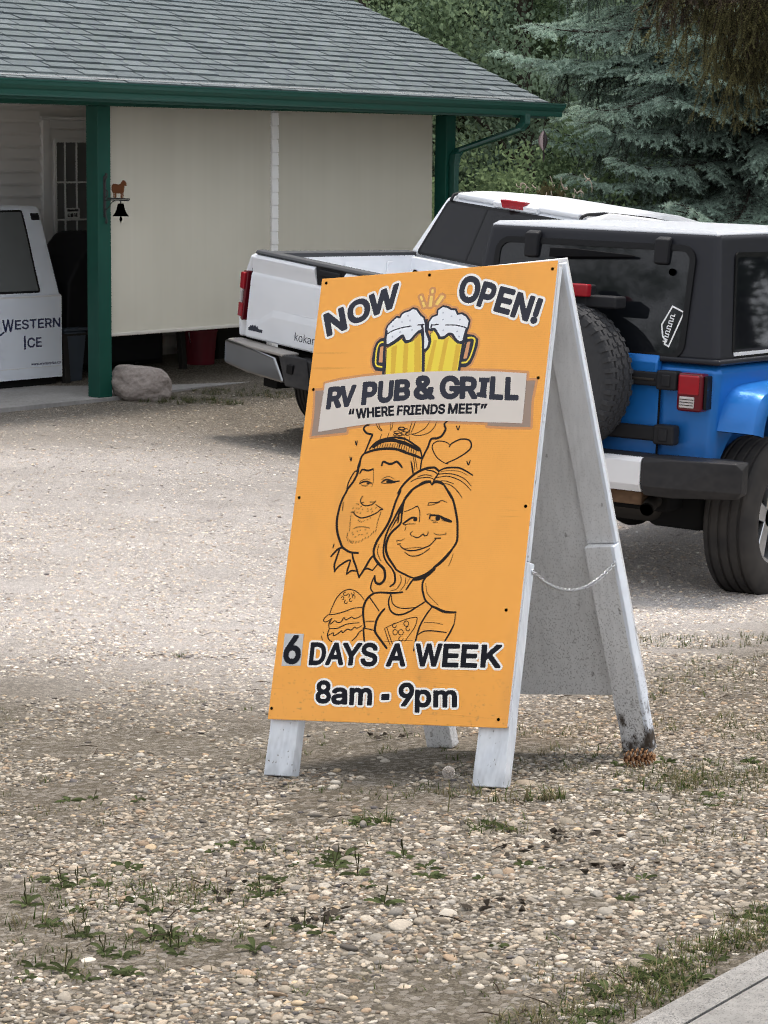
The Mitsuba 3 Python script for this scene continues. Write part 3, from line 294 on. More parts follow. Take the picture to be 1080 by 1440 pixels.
def on_sidewalk(x, y, m=0.02):
    d = np.stack([np.asarray(x, float) - swE0[0], np.asarray(y, float) - swE0[1]], -1)
    return d @ swn > -m

# pebbles: one mass of rounded stones, every stone real
rng = np.random.default_rng(11)
def pebble_shapes(sub, n):
    out = []
    b = trimesh.creation.icosphere(subdivisions=sub)
    for k in range(n):
        v = b.vertices.copy()
        v = v * (1 + 0.55 * (meshkit.noise(v * 1.3 + 17 * k, k) - 0.5)[:, None])
        for j in range(3):                                   # a few planed-off faces
            d = rng.normal(size=3); d /= np.linalg.norm(d); h = 0.62 + 0.25 * rng.random()
            e = v @ d; v = v - np.maximum(e - h, 0)[:, None] * d * 0.85
        out.append(v)
    return np.array(out), b.faces.copy()

PAL = np.array([lin(c) for c in ((172,164,152),(190,183,173),(148,141,130),(118,113,108),(207,202,194),(166,146,126),(94,90,86),(184,172,157),(138,124,110),(160,157,153),(192,174,148),(106,103,106))])
PALW = np.array([18, 16, 14, 8, 9, 7, 4, 14, 7, 10, 3, 2], float); PALW /= PALW.sum()
def stones(x, y, s, sub, sink, lot, flat=(0.32, 0.62)):
    n = len(x)
    base, F = pebble_shapes(sub, 14)
    B = base[rng.integers(0, len(base), n)]
    sc = np.stack([s * rng.uniform(0.8, 1.35, n), s * rng.uniform(0.7, 1.0, n), s * rng.uniform(*flat, n)], 1)
    V = B * sc[:, None, :]
    a, t, tp = rng.uniform(0, 6.28, n), rng.normal(0, 0.28, n), rng.uniform(0, 6.28, n)
    ct, st_ = np.cos(t), np.sin(t)
    V = np.stack([V[..., 0], V[..., 1] * ct[:, None] - V[..., 2] * st_[:, None], V[..., 1] * st_[:, None] + V[..., 2] * ct[:, None]], -1)
    ca, sa = np.cos(a), np.sin(a)
    V = np.stack([V[..., 0] * ca[:, None] - V[..., 1] * sa[:, None], V[..., 0] * sa[:, None] + V[..., 1] * ca[:, None], V[..., 2]], -1)
    V += np.stack([x, y, surface(x, y) + sc[:, 2] * sink], -1)[:, None, :]
    col = PAL[rng.choice(len(PAL), n, p=PALW)] * rng.uniform(0.5, 1.25, (n, 1))
    col = np.clip(col * (np.array([0.69, 0.665, 0.62]) + np.array([0.41, 0.43, 0.47]) * lot[:, None]) + np.array([0.085, 0.074, 0.07]) * lot[:, None], 0, 0.8)
    C = np.repeat(col[:, None, :], V.shape[1], 1) * rng.uniform(0.93, 1.07, (n, V.shape[1], 1))
    Fs = (F[None] + (np.arange(n) * V.shape[1])[:, None, None]).reshape(-1, 3)
    return V.reshape(-1, 3), Fs, C.reshape(-1, 3)

def sample(y0, y1, dens, margin=0.65):
    """points on the ground in the camera's wedge, dens per square metre"""
    half = lambda yy: yy * 0.175 + margin
    n = int(dens * (half(y0) + half(y1)) * (y1 - y0))
    yy = np.sqrt(rng.uniform(0, 1, n) * ((y1 + 2) ** 2 - (y0 + 2) ** 2) + (y0 + 2) ** 2) - 2
    xx = rng.uniform(-1, 1, n) * half(yy)
    return xx, yy

def patchy(x, y, f, seed): return meshkit.fbm(np.stack([x * f, y * f, 0 * x], -1), 3, seed)
slab_line = lambda x, y: (-(x + 2.43) * math.sin(math.radians(49)) + (y - 19.3) * math.cos(math.radians(49)))   # v of the building frame
parts_v, parts_f, parts_c, off = [], [], [], 0
for y0, y1, dens, s0, sub, cover in ((3.3, 5.0, 7800, 0.0057, 0, 0.52), (5.0, 6.8, 5400, 0.0057, 0, 0.50), (6.8, 9.5, 3300, 0.0058, 0, 0.58), (9.5, 13.0, 1900, 0.0062, 0, 0.64), (13.0, 20.0, 420, 0.0072, 0, 0.72),
                                   (3.3, 5.2, 620, 0.0090, 1, 0.60), (5.2, 7.5, 240, 0.0092, 0, 0.60), (3.3, 6.0, 9, 0.0145, 1, 0.9)):
    x, y = sample(y0, y1, dens)
    keep = (patchy(x, y, 2.4, 3) < cover + 0.12 * rng.random(len(x))) & ~on_sidewalk(x, y, 0.02 + 0.07 * rng.random(len(x))) & (slab_line(x, y) < -0.12)
    x, y = x[keep], y[keep]
    s = s0 * np.clip(np.exp(rng.normal(0, 0.34, len(x))), 0.55, 2.0)
    v, f, c = stones(x, y, s, sub, rng.uniform(-0.5, 0.36, len(x)), lot_np(x, y))
    parts_v.append(v); parts_f.append(f + off); parts_c.append(c); off += len(v)
scene['gravel'] = ply((np.vstack(parts_v), np.vstack(parts_f)), 'm_vertex', True, color=np.vstack(parts_c))
labels['gravel'] = {'label': 'loose rounded gravel stones scattered over the parking lot and verge', 'category': 'gravel', 'kind': 'stuff'}
# ---------------------------------------------------------------- the pub building with its porch
P0 = np.array([-2.43, 19.3, -0.54])
MB = mat(euler(49), P0)
MBS = MB @ np.array([[1, 0, 0, 0], [0, 1, 0, 0], [-0.0062, 0, 1, 0.0062 * 2.8], [0, 0, 0, 1.0]])   # eaves fall slightly towards the downspout
mtl('m_green_paint', bump(principled(proc(lambda p, n, uv: mix((0.004, 0.055, 0.040), (0.007, 0.075, 0.053), fbm(p.x * 6, p.y * 6, p.z * 2, 3))), 0.45, 0.3), lambda p, n, uv: 0.0006 * fbm(p.x * 50, p.y * 50, p.z * 6, 2)))
mtl('m_green_metal', principled((0.008, 0.066, 0.050), 0.30, 0.5, 0.0, clearcoat=0.4))
mtl('m_siding', bump(principled(proc(lambda p, n, uv: mix((0.66, 0.65, 0.63), (0.76, 0.75, 0.73), fbm(p.x * 2, p.y * 2, p.z * 6, 3))), 0.55, 0.4), lambda p, n, uv: 0.0005 * fbm(p.x * 12, p.y * 12, p.z * 160, 2)))
mtl('m_trim', principled((0.72, 0.72, 0.71), 0.5, 0.4))
def cloth_col(p, n, uv):
    u = p.x * math.cos(math.radians(49)) + p.y * math.sin(math.radians(49))
    st_ = fbm(u * 26, p.z * 0.7, 1.2, 4)
    blot = fbm(u * 1.6, p.z * 1.3, 7.7, 4)
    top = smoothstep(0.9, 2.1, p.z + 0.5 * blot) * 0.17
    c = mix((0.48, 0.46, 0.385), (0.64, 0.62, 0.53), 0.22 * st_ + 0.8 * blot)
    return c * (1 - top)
def cloth_bump(p, n, uv):
    u = p.x * math.cos(math.radians(49)) + p.y * math.sin(math.radians(49))
    return 0.045 * fbm(u * 1.7, p.z * 0.8, 0.4, 2) + 0.006 * fbm(u * 7 + p.z * 3, p.z * 1.2 - u, 2.4, 2) + 0.0012 * fbm(u * 40, p.z * 2, 0.2, 2)
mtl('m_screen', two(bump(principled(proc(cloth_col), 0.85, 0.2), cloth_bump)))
mtl('m_hem', two(principled((0.55, 0.53, 0.48), 0.7, 0.3)))
SHB = [(0.102, 0.121, 0.130), (0.114, 0.135, 0.144), (0.130, 0.152, 0.161), (0.108, 0.128, 0.134)]
for i, c in enumerate(SHB):
    c2 = tuple(1.25 * a for a in c)
    mtl('m_shingle_%d' % i, bump(principled(proc(lambda p, n, uv, c=c, c2=c2: mix(tuple(0.72 * a for a in c), c2, 0.55 * cell_rand(p.x * 190, p.y * 190, p.z * 190) + 0.45 * fbm(p.x * 14, p.y * 14, p.z * 14, 3))), 0.9, 0.2), lambda p, n, uv: 0.0016 * cell_rand(p.x * 240, p.y * 240, p.z * 240)))
mtl('m_slab', bump(principled(proc(lambda p, n, uv: mix((0.20, 0.195, 0.188), (0.32, 0.31, 0.30), fbm(p.x * 3, p.y * 3, 0.5, 4)) * (0.8 + 0.4 * fbm(p.x * 50, p.y * 50, 0.7, 2))), 0.9, 0.2), lambda p, n, uv: 0.004 * fbm(p.x * 50, p.y * 50, 0.7, 2)))
mtl('m_soffit', principled((0.74, 0.73, 0.71), 0.7, 0.3))
mtl('m_iron', principled((0.035, 0.035, 0.037), 0.5, 0.5, 0.3))
mtl('m_sheep', principled((0.17, 0.060, 0.022), 0.55, 0.4, 0.3))
mtl('m_freezer', bump(principled((0.74, 0.79, 0.86), 0.35, 0.5, clearcoat=0.3), lambda p, n, uv: 0.0004 * fbm(p.x * 9, p.y * 9, p.z * 9, 2)))
mtl('m_freezer_glass', principled((0.13, 0.14, 0.14), 0.25, 0.35))
mtl('m_freezer_ink', principled((0.012, 0.020, 0.075), 0.5, 0.3))
mtl('m_door_glass', principled((0.13, 0.135, 0.135), 0.25, 0.5))
mtl('m_bbq', bump(principled((0.006, 0.006, 0.008), 0.7, 0.3), lambda p, n, uv: 0.02 * fbm(p.x * 6, p.y * 6, p.z * 3, 3)))
mtl('m_bin', principled((0.05, 0.065, 0.085), 0.5, 0.4)); mtl('m_red_bucket', principled((0.19, 0.016, 0.03), 0.4, 0.5))
mtl('m_dark_wood', principled((0.02, 0.018, 0.016), 0.7, 0.3))

HOUSE = thing('pub_building', 'low cream-sided building with grey shingled roof, green gutter and sun-screened porch', 'building')
def hp(name, mesh, m, smooth=30, parent=HOUSE): return put(parent + '__' + name, ply(mesh, m, smooth), MB)
# porch slab
hp('porch_slab', prism([(-6, -0.10), (0.3, -0.10), (1.2, 0.0), (5.6, 0.0), (5.6, 3.0), (-6, 3.0)], 0.25, 'z', -0.25), 'm_slab')
# walls of the body of the house, wall with door and siding boards
DV = 2.0
hp('wall', cat([box(-6.0, 4.9, DV + 0.03, DV + 0.15, -0.2, 2.75), box(4.8, 4.9, DV + 0.151, 6.6, -0.2, 2.75), box(-6.0, -5.9, DV + 0.151, 6.6, -0.2, 2.75), box(-6.0, 4.9, 6.601, 6.7, -0.2, 2.75)]), 'm_siding'); WALL = HOUSE + '__wall'
for x0, x1, tag in ((4.805, 4.899, 1), (-5.999, -5.905, 0)):
    hp('gable', prism([(-0.2 + 0.25, 2.76), (6.6, 2.76), (3.3, 2.76 + 0.41 * 3.25)], x1 - x0, 'x', x0), 'm_siding')
DX0, DX1, DTOP = 1.09, 2.10, 2.34
k = 0
zb = 0.02
while zb < 2.62:
    h = 0.115
    for a, b in (((-2.6, DX0 - 0.012), (DX1 + 0.012, 4.88)) if zb < DTOP else ((-2.6, 4.88),)):
        m = hull([(x, y, z) for x in (a, b) for y, z in ((DV - 0.012, zb), (DV - 0.012, zb + 0.018), (DV + 0.016, zb + h - 0.013), (DV + 0.029, zb + h - 0.013), (DV + 0.029, zb))], 0)
        put(WALL + '__siding_board', ply(m, 'm_siding', False), MB)
    zb += h
# door with glazing bars
D = hp('door', rbox(DX0 + 0.09, DX1 - 0.09, DV + 0.01, DV + 0.028, 0.05, DTOP - 0.09, 0.004), 'm_trim')
put(D + '__casing', ply(cat([rbox(DX0 - 0.01, DX0 + 0.075, DV - 0.03, DV + 0.028, 0.0, DTOP, 0.006), rbox(DX1 - 0.075, DX1 + 0.01, DV - 0.03, DV + 0.028, 0.0, DTOP, 0.006), rbox(DX0 - 0.03, DX1 + 0.03, DV - 0.036, DV + 0.028, DTOP + 0.002, DTOP + 0.035, 0.005), rbox(DX0 + 0.078, DX1 - 0.078, DV - 0.028, DV + 0.02, DTOP - 0.075, DTOP, 0.006)]), 'm_trim', 30), MB)
gx0, gx1, gz0, gz1 = 1.255, 1.935, 0.95, 2.135
put(D + '__pane', ply(box(gx0, gx1, DV - 0.004, DV + 0.0095, gz0, gz1), 'm_door_glass'), MB)
bars = [rbox(gx0 - 0.03, gx1 + 0.03, DV - 0.022, DV + 0.006, gz1, gz1 + 0.035, 0.004), rbox(gx0 - 0.03, gx1 + 0.03, DV - 0.022, DV + 0.006, gz0 - 0.035, gz0, 0.004)] + [rbox(x - 0.03, x, DV - 0.022, DV + 0.006, gz0, gz1, 0.004) for x in (gx0, gx1 + 0.03)]
put(D + '__pane_frame', ply(cat(bars), 'm_trim'), MB)
for x in (1.362, 1.505, 1.648, 1.79): put(D + '__glazing_bar', ply(rbox(x - 0.008, x + 0.008, DV - 0.016, DV - 0.005, gz0, gz1, 0.003), 'm_trim'), MB)
for z in (1.415, 1.765): put(D + '__glazing_bar', ply(rbox(gx0, gx1, DV - 0.0175, DV - 0.0045, z - 0.008, z + 0.008, 0.003), 'm_trim'), MB)
N = put(D + '__notice', ply(rbox(1.36, 1.53, DV - 0.021, DV - 0.018, 1.425, 1.525, 0.001, 6), 'm_trim'), MB)
put(N + '__lettering', ply(cat([prism([(a, 1.44), (b, 1.44), (b, 1.475), (a, 1.475)], 0.0008, 'y', DV - 0.0222) for a, b in ((1.38, 1.392), (1.40, 1.412), (1.42, 1.445), (1.455, 1.465), (1.475, 1.50))] + [prism([(1.375, 1.492), (1.515, 1.492), (1.515, 1.512), (1.375, 1.512)], 0.0008, 'y', DV - 0.0222)]), 'm_black_plastic'), MB)
# posts and beam
PW = 0.145 / 2
for u in (0.0, 4.56): hp('porch_post', rbox(u - PW, u + PW, -PW, PW, 0.0, 2.44, 0.006), 'm_green_paint')
hp('porch_beam', rbox(-6.0, 5.3, -0.07, 0.07, 2.442, 2.62, 0.006), 'm_green_paint')
# added white clapboard strip, stands for brightly lit siding in the screen gap
c = hp('added_bright_strip', rbox(2.092, 2.174, 0.018, 0.06, 0.0, 2.44, 0.003), 'm_trim')
zb = 0.05
while zb < 2.40:
    put(c + '__siding_board', ply(hull([(x, y, z) for x in (2.092, 2.174) for y, z in ((-0.012, zb), (-0.012, zb + 0.02), (-0.006, zb + 0.109), (0.016, zb + 0.109), (0.016, zb))], 0), 'm_strip', False), MB); zb += 0.119
mtl('m_strip', principled((0.80, 0.80, 0.79), 0.5, 0.4))
# hanging sun screens
for a, b, sd in ((0.085, 2.088, 1), (2.178, 4.36, 2)):
    nu, nz = 60, 40
    uu, zz = np.meshgrid(np.linspace(a, b, nu), np.linspace(0.52, 2.44, nz))
    yy = 0.004 + 0.012 * (meshkit.fbm(np.stack([uu * 1.8, zz * 0.6, uu * 0 + sd], -1), 3, sd) - 0.5) + 0.004 * np.sin(uu * 9 + sd)
    if sd == 2: uu = uu + np.where(uu > 4.2, (uu - 4.2) / 0.16 * 0.012 * (2.44 - zz), 0)
    i = np.arange(nu * nz).reshape(nz, nu); q = np.stack([i[:-1, :-1], i[:-1, 1:], i[1:, 1:], i[1:, :-1]], -1).reshape(-1, 4)
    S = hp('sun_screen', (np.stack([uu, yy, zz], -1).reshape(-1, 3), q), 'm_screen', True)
    put(S + '__hem_bar', ply(rbox(a, b + (0.02 if sd == 2 else 0), -0.010, 0.022, 0.505, 0.535, 0.008), 'm_hem', 40), MB)
# roof: deck, soffit, fascia, gutter, shingles
EV, EZ, SL, U0, U1 = -0.60, 2.588, 0.41, -6.3, 5.42
RV = 3.25
def rz(v): return EZ + SL * (v - EV)
R_ = numbered(HOUSE + '__roof')
for sgn in (1, -1):
    f = (lambda v: v) if sgn > 0 else (lambda v: 2 * RV - v)
    put(R_ + '__deck', ply(hull([(u, f(v), z) for u in (U0, U1) for v, z in ((EV, rz(EV)), (EV, rz(EV) - 0.03), (RV - 0.001 * (1 + sgn), rz(RV)), (RV - 0.001 * (1 + sgn), rz(RV) - 0.03))], 0), 'm_dark_wood', False), MBS)
put(R_ + '__soffit', ply(box(U0 + 0.05, U1 - 0.05, EV + 0.03, DV, 2.622, 2.632), 'm_soffit'), MBS)
put(R_ + '__fascia', ply(rbox(U0, U1, EV - 0.004, EV + 0.022, 2.44, EZ - 0.012, 0.003), 'm_green_metal'), MBS)
for sgn in (1, -1):
    f = (lambda v: v) if sgn > 0 else (lambda v: 2 * RV - v)
    put(R_ + '__rake_board', ply(hull([(u, f(v), z) for u in (U1, U1 + 0.02) for v, z in ((EV, rz(EV) + 0.004), (EV, rz(EV) - 0.13), (RV - 0.001 * (1 + sgn), rz(RV) + 0.004), (RV - 0.001 * (1 + sgn), rz(RV) - 0.13))], 0), 'm_green_metal', False), MBS)
# gutter: K-style section
gp = [(EV - 0.006, 2.462), (EV - 0.075, 2.462), (EV - 0.080, 2.475), (EV - 0.083, 2.510), (EV - 0.100, 2.522), (EV - 0.118, 2.548), (EV - 0.122, 2.575), (EV - 0.130, 2.578), (EV - 0.130, 2.590), (EV - 0.112, 2.590), (EV - 0.112, 2.574), (EV - 0.105, 2.545), (EV - 0.09, 2.53), (EV - 0.074, 2.515), (EV - 0.070, 2.472), (EV - 0.014, 2.472), (EV - 0.014, 2.585), (EV - 0.006, 2.585)]
G = put(HOUSE + '__gutter', ply(prism(gp, U1 + 0.13 - U0, 'x', U0), 'm_green_metal', 20), MBS)
put(G + '__end_cap', ply(prism([(EV - 0.006, 2.458), (EV - 0.078, 2.458), (EV - 0.086, 2.512), (EV - 0.122, 2.55), (EV - 0.132, 2.592), (EV - 0.006, 2.592)], 0.006, 'x', U1 + 0.131), 'm_green_metal'), MBS)
dpt = [(5.0, EV - 0.045, 2.47), (5.0, EV - 0.045, 2.40), (4.985, EV + 0.0, 2.335), (4.64, -0.10, 2.11), (4.575, -0.118, 2.06), (4.56, -0.118, 1.98), (4.56, -0.118, 0.05)]
def square_pipe(pts, w, d):
    ms = [hull([(p[0] + a, p[1] + b, p[2] + c) for p in (pts[i], pts[i + 1]) for a in (-w, w) for b in (-d, d) for c in (-0.012, 0.012)], 0.004, 6) for i in range(len(pts) - 1)]
    return cat(ms)
put(G + '__downspout', ply(square_pipe(dpt[:6], 0.040, 0.036), 'm_green_metal', 30), MBS)
put(G + '__downspout', ply(square_pipe(dpt[5:], 0.036, 0.032), 'm_green_metal', 30), MBS)
# shingles: courses of tabs of uneven width; the nearest 300 singly, the rest as one mass
rs = random.Random(4)
tabs, rest = [], []
expo, run = 0.142, math.hypot(1, SL)
ncourse = int((RV - EV) * run / expo)
for c_ in range(ncourse):
    d0 = c_ * expo - 0.012; u = U0 - rs.random() * 0.3
    while u < U1 + 0.01:
        w = rs.choice((0.20, 0.26, 0.30, 0.33, 0.38)) + rs.uniform(-0.02, 0.02); w = min(w, U1 + 0.012 - u)
        if w > 0.03:
            d = d0 + rs.choice((0, 0, -0.006, 0.004)) ; lift = rs.choice((0.004, 0.006, 0.010, 0.012))
            tabs.append((u, w, d, lift, rs.randrange(4)))
        u += w + 0.017
vis = [t for t in tabs if -1.75 < t[0] < 5.45 and t[2] < 2.25]
vis = sorted(vis, key=lambda t: (t[2] + 0.06 * abs(t[0] - 1)))[:300]
vs = set(map(id, vis))
unit = hull([(x, y, z) for x in (0, 1) for y, z in ((0, 0.0), (0.003, 0.0145), (0.16, 0.0035), (0.16, 0.0))], 0)
ushape = [ply(unit, 'm_shingle_%d' % i, False) for i in range(4)]
def tab_m(t):
    u, w, d, lift, i = t
    v, z = EV + d / run, EZ + SL * d / run
    R = euler(0, 0, math.degrees(math.atan(SL)))
    return mat(R, (u, v, z + 0.002)) @ np.diag([w, 1, 1.0 + lift * 55, 1])
for t in vis: put(R_ + '__shingle', ushape[t[4]], MBS @ tab_m(t))
bygroup = {}
for t in tabs:
    if id(t) not in vs: rest.append(tf(unit, tab_m(t)))
flip = np.diag([1, -1, 1, 1.0]); flip[1, 3] = 2 * RV
allv = trimesh.util.concatenate(rest)
back_half = tf(trimesh.util.concatenate([tf(unit, tab_m(t)) for t in tabs[::1]]), flip); back_half.invert()
kk = put(R_ + '__shingle_field', ply(trimesh.util.concatenate([allv, back_half]), 'm_shingle_1', False), MBS); labels[kk] = {'kind': 'stuff'}
ridge = [hull([(x, RV + a, rz(RV) + 0.028 - abs(a) * SL + l) for x, l in ((u, 0.008), (u + 0.3, 0.0)) for a in (-0.15, 0, 0.15)], 0) for u in np.arange(U0, U1, 0.29)]
put(R_ + '__ridge_cap', ply(cat(ridge), 'm_shingle_2', False), MBS)

k_ = thing('added_dark_chest', 'added dark chest standing in for the shade below the right-hand porch screen', 'chest')  # dark box added to fill the shade under the screen
put(k_ + '__body', ply(rbox(2.75, 4.3, 1.35, 1.9, 0.02, 0.60, 0.02), 'm_dark_wood'), MB); put(k_ + '__lid', ply(rbox(2.72, 4.33, 1.32, 1.92, 0.602, 0.65, 0.012), 'm_dark_wood'), MB)
# ice freezer on the porch
FZ = thing('ice_freezer', 'white ice freezer with sloping dark glass door on the porch by the green post', 'freezer')
def fp(name, mesh, m, smooth=30, parent=FZ): return put(parent + '__' + name, ply(mesh, m, smooth), MB)
FX0, FX1, FV = -1.45, 0.44, 1.0
body = [(FV, 0.07), (FV, 0.79), (FV + 0.03, 0.81), (FV + 0.30, 1.545), (FV + 0.34, 1.57), (FV + 0.95, 1.57), (FV + 0.95, 0.07)]
fp('cabinet', prism(body, FX1 - FX0, 'x', FX0), 'm_freezer', 20)
fp('plinth', box(FX0 + 0.03, FX1 - 0.03, FV + 0.05, FV + 0.9, 0.0, 0.069), 'm_under')
fp('corner_edge', cat([rbox(FX1 - 0.001, FX1 + 0.004, FV - 0.002, FV + 0.012, 0.07, 0.79, 0.002, 6), rbox(FX0, FX1, FV - 0.004, FV + 0.002, 0.785, 0.80, 0.002, 6), rbox(FX0, FX1, FV - 0.003, FV + 0.002, 0.165, 0.171, 0.001, 6)]), 'm_trim')
def slope_plate(q, off, th):
    n = np.array([-0.735, 0.27]); n /= np.linalg.norm(n)
    m = prism(q, th, 'y'); v = m.vertices.copy()
    t = (v[:, 2] - 0.81) / 0.735
    m.vertices = np.stack([v[:, 0], FV + 0.03 + t * 0.27 + n[0] * (off + th - v[:, 1]), v[:, 2] + n[1] * (off + th - v[:, 1])], 1); return m
gq = Polygon([(FX0 + 0.2, 0.845), (0.215, 0.835), (0.215, 0.93), (0.232, 1.36), (0.232, 1.525), (FX0 + 0.2, 1.525)]).buffer(-0.01).buffer(0.01)
GD = fp('door', slope_plate(gq, 0.0, 0.008), 'm_freezer_glass', 30)
put(GD + '__seal', ply(slope_plate(gq.buffer(0.012).difference(gq.buffer(-0.004)), 0.0, 0.011), 'm_under'), MB)
fp('maker_plate', slope_plate(Polygon([(0.335, 1.45), (0.43, 1.45), (0.43, 1.51), (0.335, 1.51)]), 0.0, 0.003), 'm_black_plastic')
def fz_text(t, x0, x1, z0, z1, bold=True, grow=0.0):
    g = letter_at(t, (x0, z0), (x1, z0), (x0, z1), bold).buffer(grow)
    return prism(g, 0.0012, 'y', FV - 0.0014)
T_ = [fz_text('W', -0.232, -0.105, 0.498, 0.606), fz_text('ESTERN', -0.092, 0.427, 0.512, 0.598), prism(shapely.box(0.008, 0.335, 0.028, 0.455), 0.0012, 'y', FV - 0.0014), fz_text('CE', 0.046, 0.21, 0.347, 0.435)]
fp('lettering', cat(T_), 'm_freezer_ink', False)
fp('lettering', fz_text('www.westernice.ca', 0.085, 0.425, 0.187, 0.213, True), 'm_freezer_ink', False)
fp('emblem', prism(LineString(spline([(-0.62, 0.62), (-0.52, 0.70), (-0.45, 0.62), (-0.38, 0.56), (-0.28, 0.475), (-0.22, 0.495)], 6)).buffer(0.008), 0.0012, 'y', FV - 0.0014), 'm_freezer_ink', False)

# covered barbecue, bin, bucket and bench in the shade of the porch
BQ = thing('covered_barbecue', 'barbecue under a black cover between the ice freezer and the green post', 'barbecue')
put(BQ + '__cover', ply(hull([(x, y, z) for y in (1.15, 1.75) for x, z in ((0.62, 0.12), (0.66, 0.85), (0.80, 1.12), (1.0, 1.31), (1.06, 1.325), (1.75, 1.325), (1.80, 1.15), (1.82, 0.12))], 0.03, 12), 'm_bbq', 35), MB)
for x in (0.72, 1.72): put(BQ + '__leg', ply(rbox(x - 0.025, x + 0.025, 1.40, 1.45, 0.0, 0.14, 0.005), 'm_iron'), MB)
k = thing('waste_bin', 'blue-grey plastic bin standing between the ice freezer and the green post', 'bin')
put(k + '__tub', ply(hull([(x, y, z) for z, d in ((0.0, 0.03), (0.46, 0.0)) for x in (0.50 + d, 0.76 - d) for y in (1.02 + d, 1.12 - d * 0)], 0.02, 10), 'm_bin', 35), MB)
put(k + '__lid', ply(rbox(0.49, 0.77, 1.01, 1.13, 0.462, 0.49, 0.008), 'm_bin', 35), MB)
k = thing('red_bucket', 'dark red bucket on the porch floor below the right-hand sun screen', 'bucket')
labels[k]['label'] = 'dark red bucket on the shaded porch floor below the hanging screens'
Mr = MB @ shift(2.36, 1.20, 0.0)
put(k + '__tub', ply(lathe([(0, 0.005), (0.13, 0.0), (0.155, 0.30), (0.165, 0.36), (0.172, 0.36), (0.172, 0.375), (0.158, 0.375), (0.145, 0.31), (0.12, 0.03), (0, 0.03)], 28), 'm_red_bucket', 40), Mr)
put(k + '__handle', ply(tube([(0.17 * math.cos(a), -0.02, 0.36 - 0.20 * math.sin(a)) for a in np.linspace(0, math.pi, 14)], 0.004, 6), 'm_zinc', 40), Mr)
k = thing('porch_bench', 'dark wooden bench on the porch behind the hanging screens', 'bench')
for i in range(4): put(k + '__slat', ply(rbox(0.45, 2.0, 1.02 + i * 0.105, 1.11 + i * 0.105, 0.42, 0.445, 0.005), 'm_dark_wood'), MB)
put(k + '__added_dark_panel', ply(rbox(0.45, 2.15, 1.50, 1.53, 0.05, 0.418, 0.004), 'm_dark_wood'), MB)  # solid dark panel added to deepen the shade below the screens
for i in range(3): put(k + '__back_slat', ply(rbox(0.45, 2.0, 1.46 + i * 0.02, 1.48 + i * 0.02, 0.52 + i * 0.12, 0.61 + i * 0.12, 0.005), 'm_dark_wood'), MB)
for x in (0.5, 1.95):
    for y0, y1 in ((1.02, 1.03), (1.42, 1.52)): put(k + '__leg', ply(hull([(x + a, y, z) for a in (-0.03, 0.03) for y, z in ((y0, 0.42), (y0 + 0.06, 0.42), (y1 + (0.06 if y1 > 1.2 else -0.05), 0.0), (y1 + (0.12 if y1 > 1.2 else 0.01), 0.0))], 0.004, 6), 'm_dark_wood'), MB)

# bell with a sheep on an iron bracket, screwed to the left post
BL_ = thing('dinner_bell', 'small black iron bell under a rust-brown sheep, on the left green porch post', 'bell')
def bp(name, mesh, m, smooth=40): return put(BL_ + '__' + name, ply(mesh, m, smooth), MB)
y0 = -PW
scroll = [tube(spline([(0, y0 - 0.008, 1.86), (0, y0 - 0.022, 1.885), (0, y0 - 0.032, 1.86), (0, y0 - 0.014, 1.83), (0, y0 - 0.008, 1.78), (0, y0 - 0.008, 1.60), (0, y0 - 0.014, 1.53), (0, y0 - 0.03, 1.49), (0, y0 - 0.02, 1.47), (0, y0 - 0.008, 1.49)], 4), 0.005, 6),
          tube(spline([(0, y0 - 0.01, 1.66), (0, y0 - 0.06, 1.665), (0, y0 - 0.12, 1.665), (0, y0 - 0.30, 1.665)], 3), 0.005, 6),
          tube(spline([(0, y0 - 0.01, 1.58), (0, y0 - 0.05, 1.60), (0, y0 - 0.09, 1.645), (0, y0 - 0.13, 1.66)], 4), 0.004, 6),
          tube(spline([(0, y0 - 0.012, 1.75), (0, y0 - 0.04, 1.735), (0, y0 - 0.035, 1.70), (0, y0 - 0.012, 1.685)], 4), 0.004, 6), rbox(-0.015, 0.015, y0 - 0.006, y0, 1.52, 1.86, 0.002, 6), rbox(-0.006, 0.006, y0 - 0.31, y0 - 0.04, 1.672, 1.684, 0.002, 6)]
bp('bracket', cat(scroll), 'm_iron')
sheep = Polygon(spline([(0.072, 1.725), (0.06, 1.76), (0.066, 1.785), (0.09, 1.80), (0.13, 1.797), (0.165, 1.80), (0.19, 1.822), (0.205, 1.832), (0.222, 1.826), (0.238, 1.808), (0.243, 1.79), (0.228, 1.785), (0.218, 1.79), (0.212, 1.765), (0.205, 1.735), (0.16, 1.722), (0.11, 1.722), (0.072, 1.725)], 4)).buffer(0)
legs = U([shapely.box(a, 1.682, a + 0.011, 1.735) for a in (0.083, 0.104, 0.172, 0.192)])
m = prism(U([sheep, legs]), 0.006, 'x', -0.003); m.vertices = m.vertices * [1, -1, 1] + [0, y0 - 0.03, 0]; m.invert()
bp('sheep', m, 'm_sheep', False)
bp('bell_cup', tf(lathe([(0.0, 0.105), (0.018, 0.105), (0.026, 0.098), (0.034, 0.06), (0.048, 0.025), (0.066, 0.004), (0.066, 0.0), (0.058, 0.002), (0.040, 0.028), (0.026, 0.07), (0, 0.09)], 28), shift(0, y0 - 0.20, 1.535)), 'm_iron')
bp('clapper', tf(lathe([(0, 0.08), (0.004, 0.08), (0.005, 0.0), (0.011, -0.012), (0.013, -0.024), (0.006, -0.04), (0, -0.06)], 14), shift(0, y0 - 0.20, 1.53)), 'm_iron')
bp('hanger', tube([(0, y0 - 0.20, 1.67), (0, y0 - 0.20, 1.635)], 0.005, 8), 'm_iron')
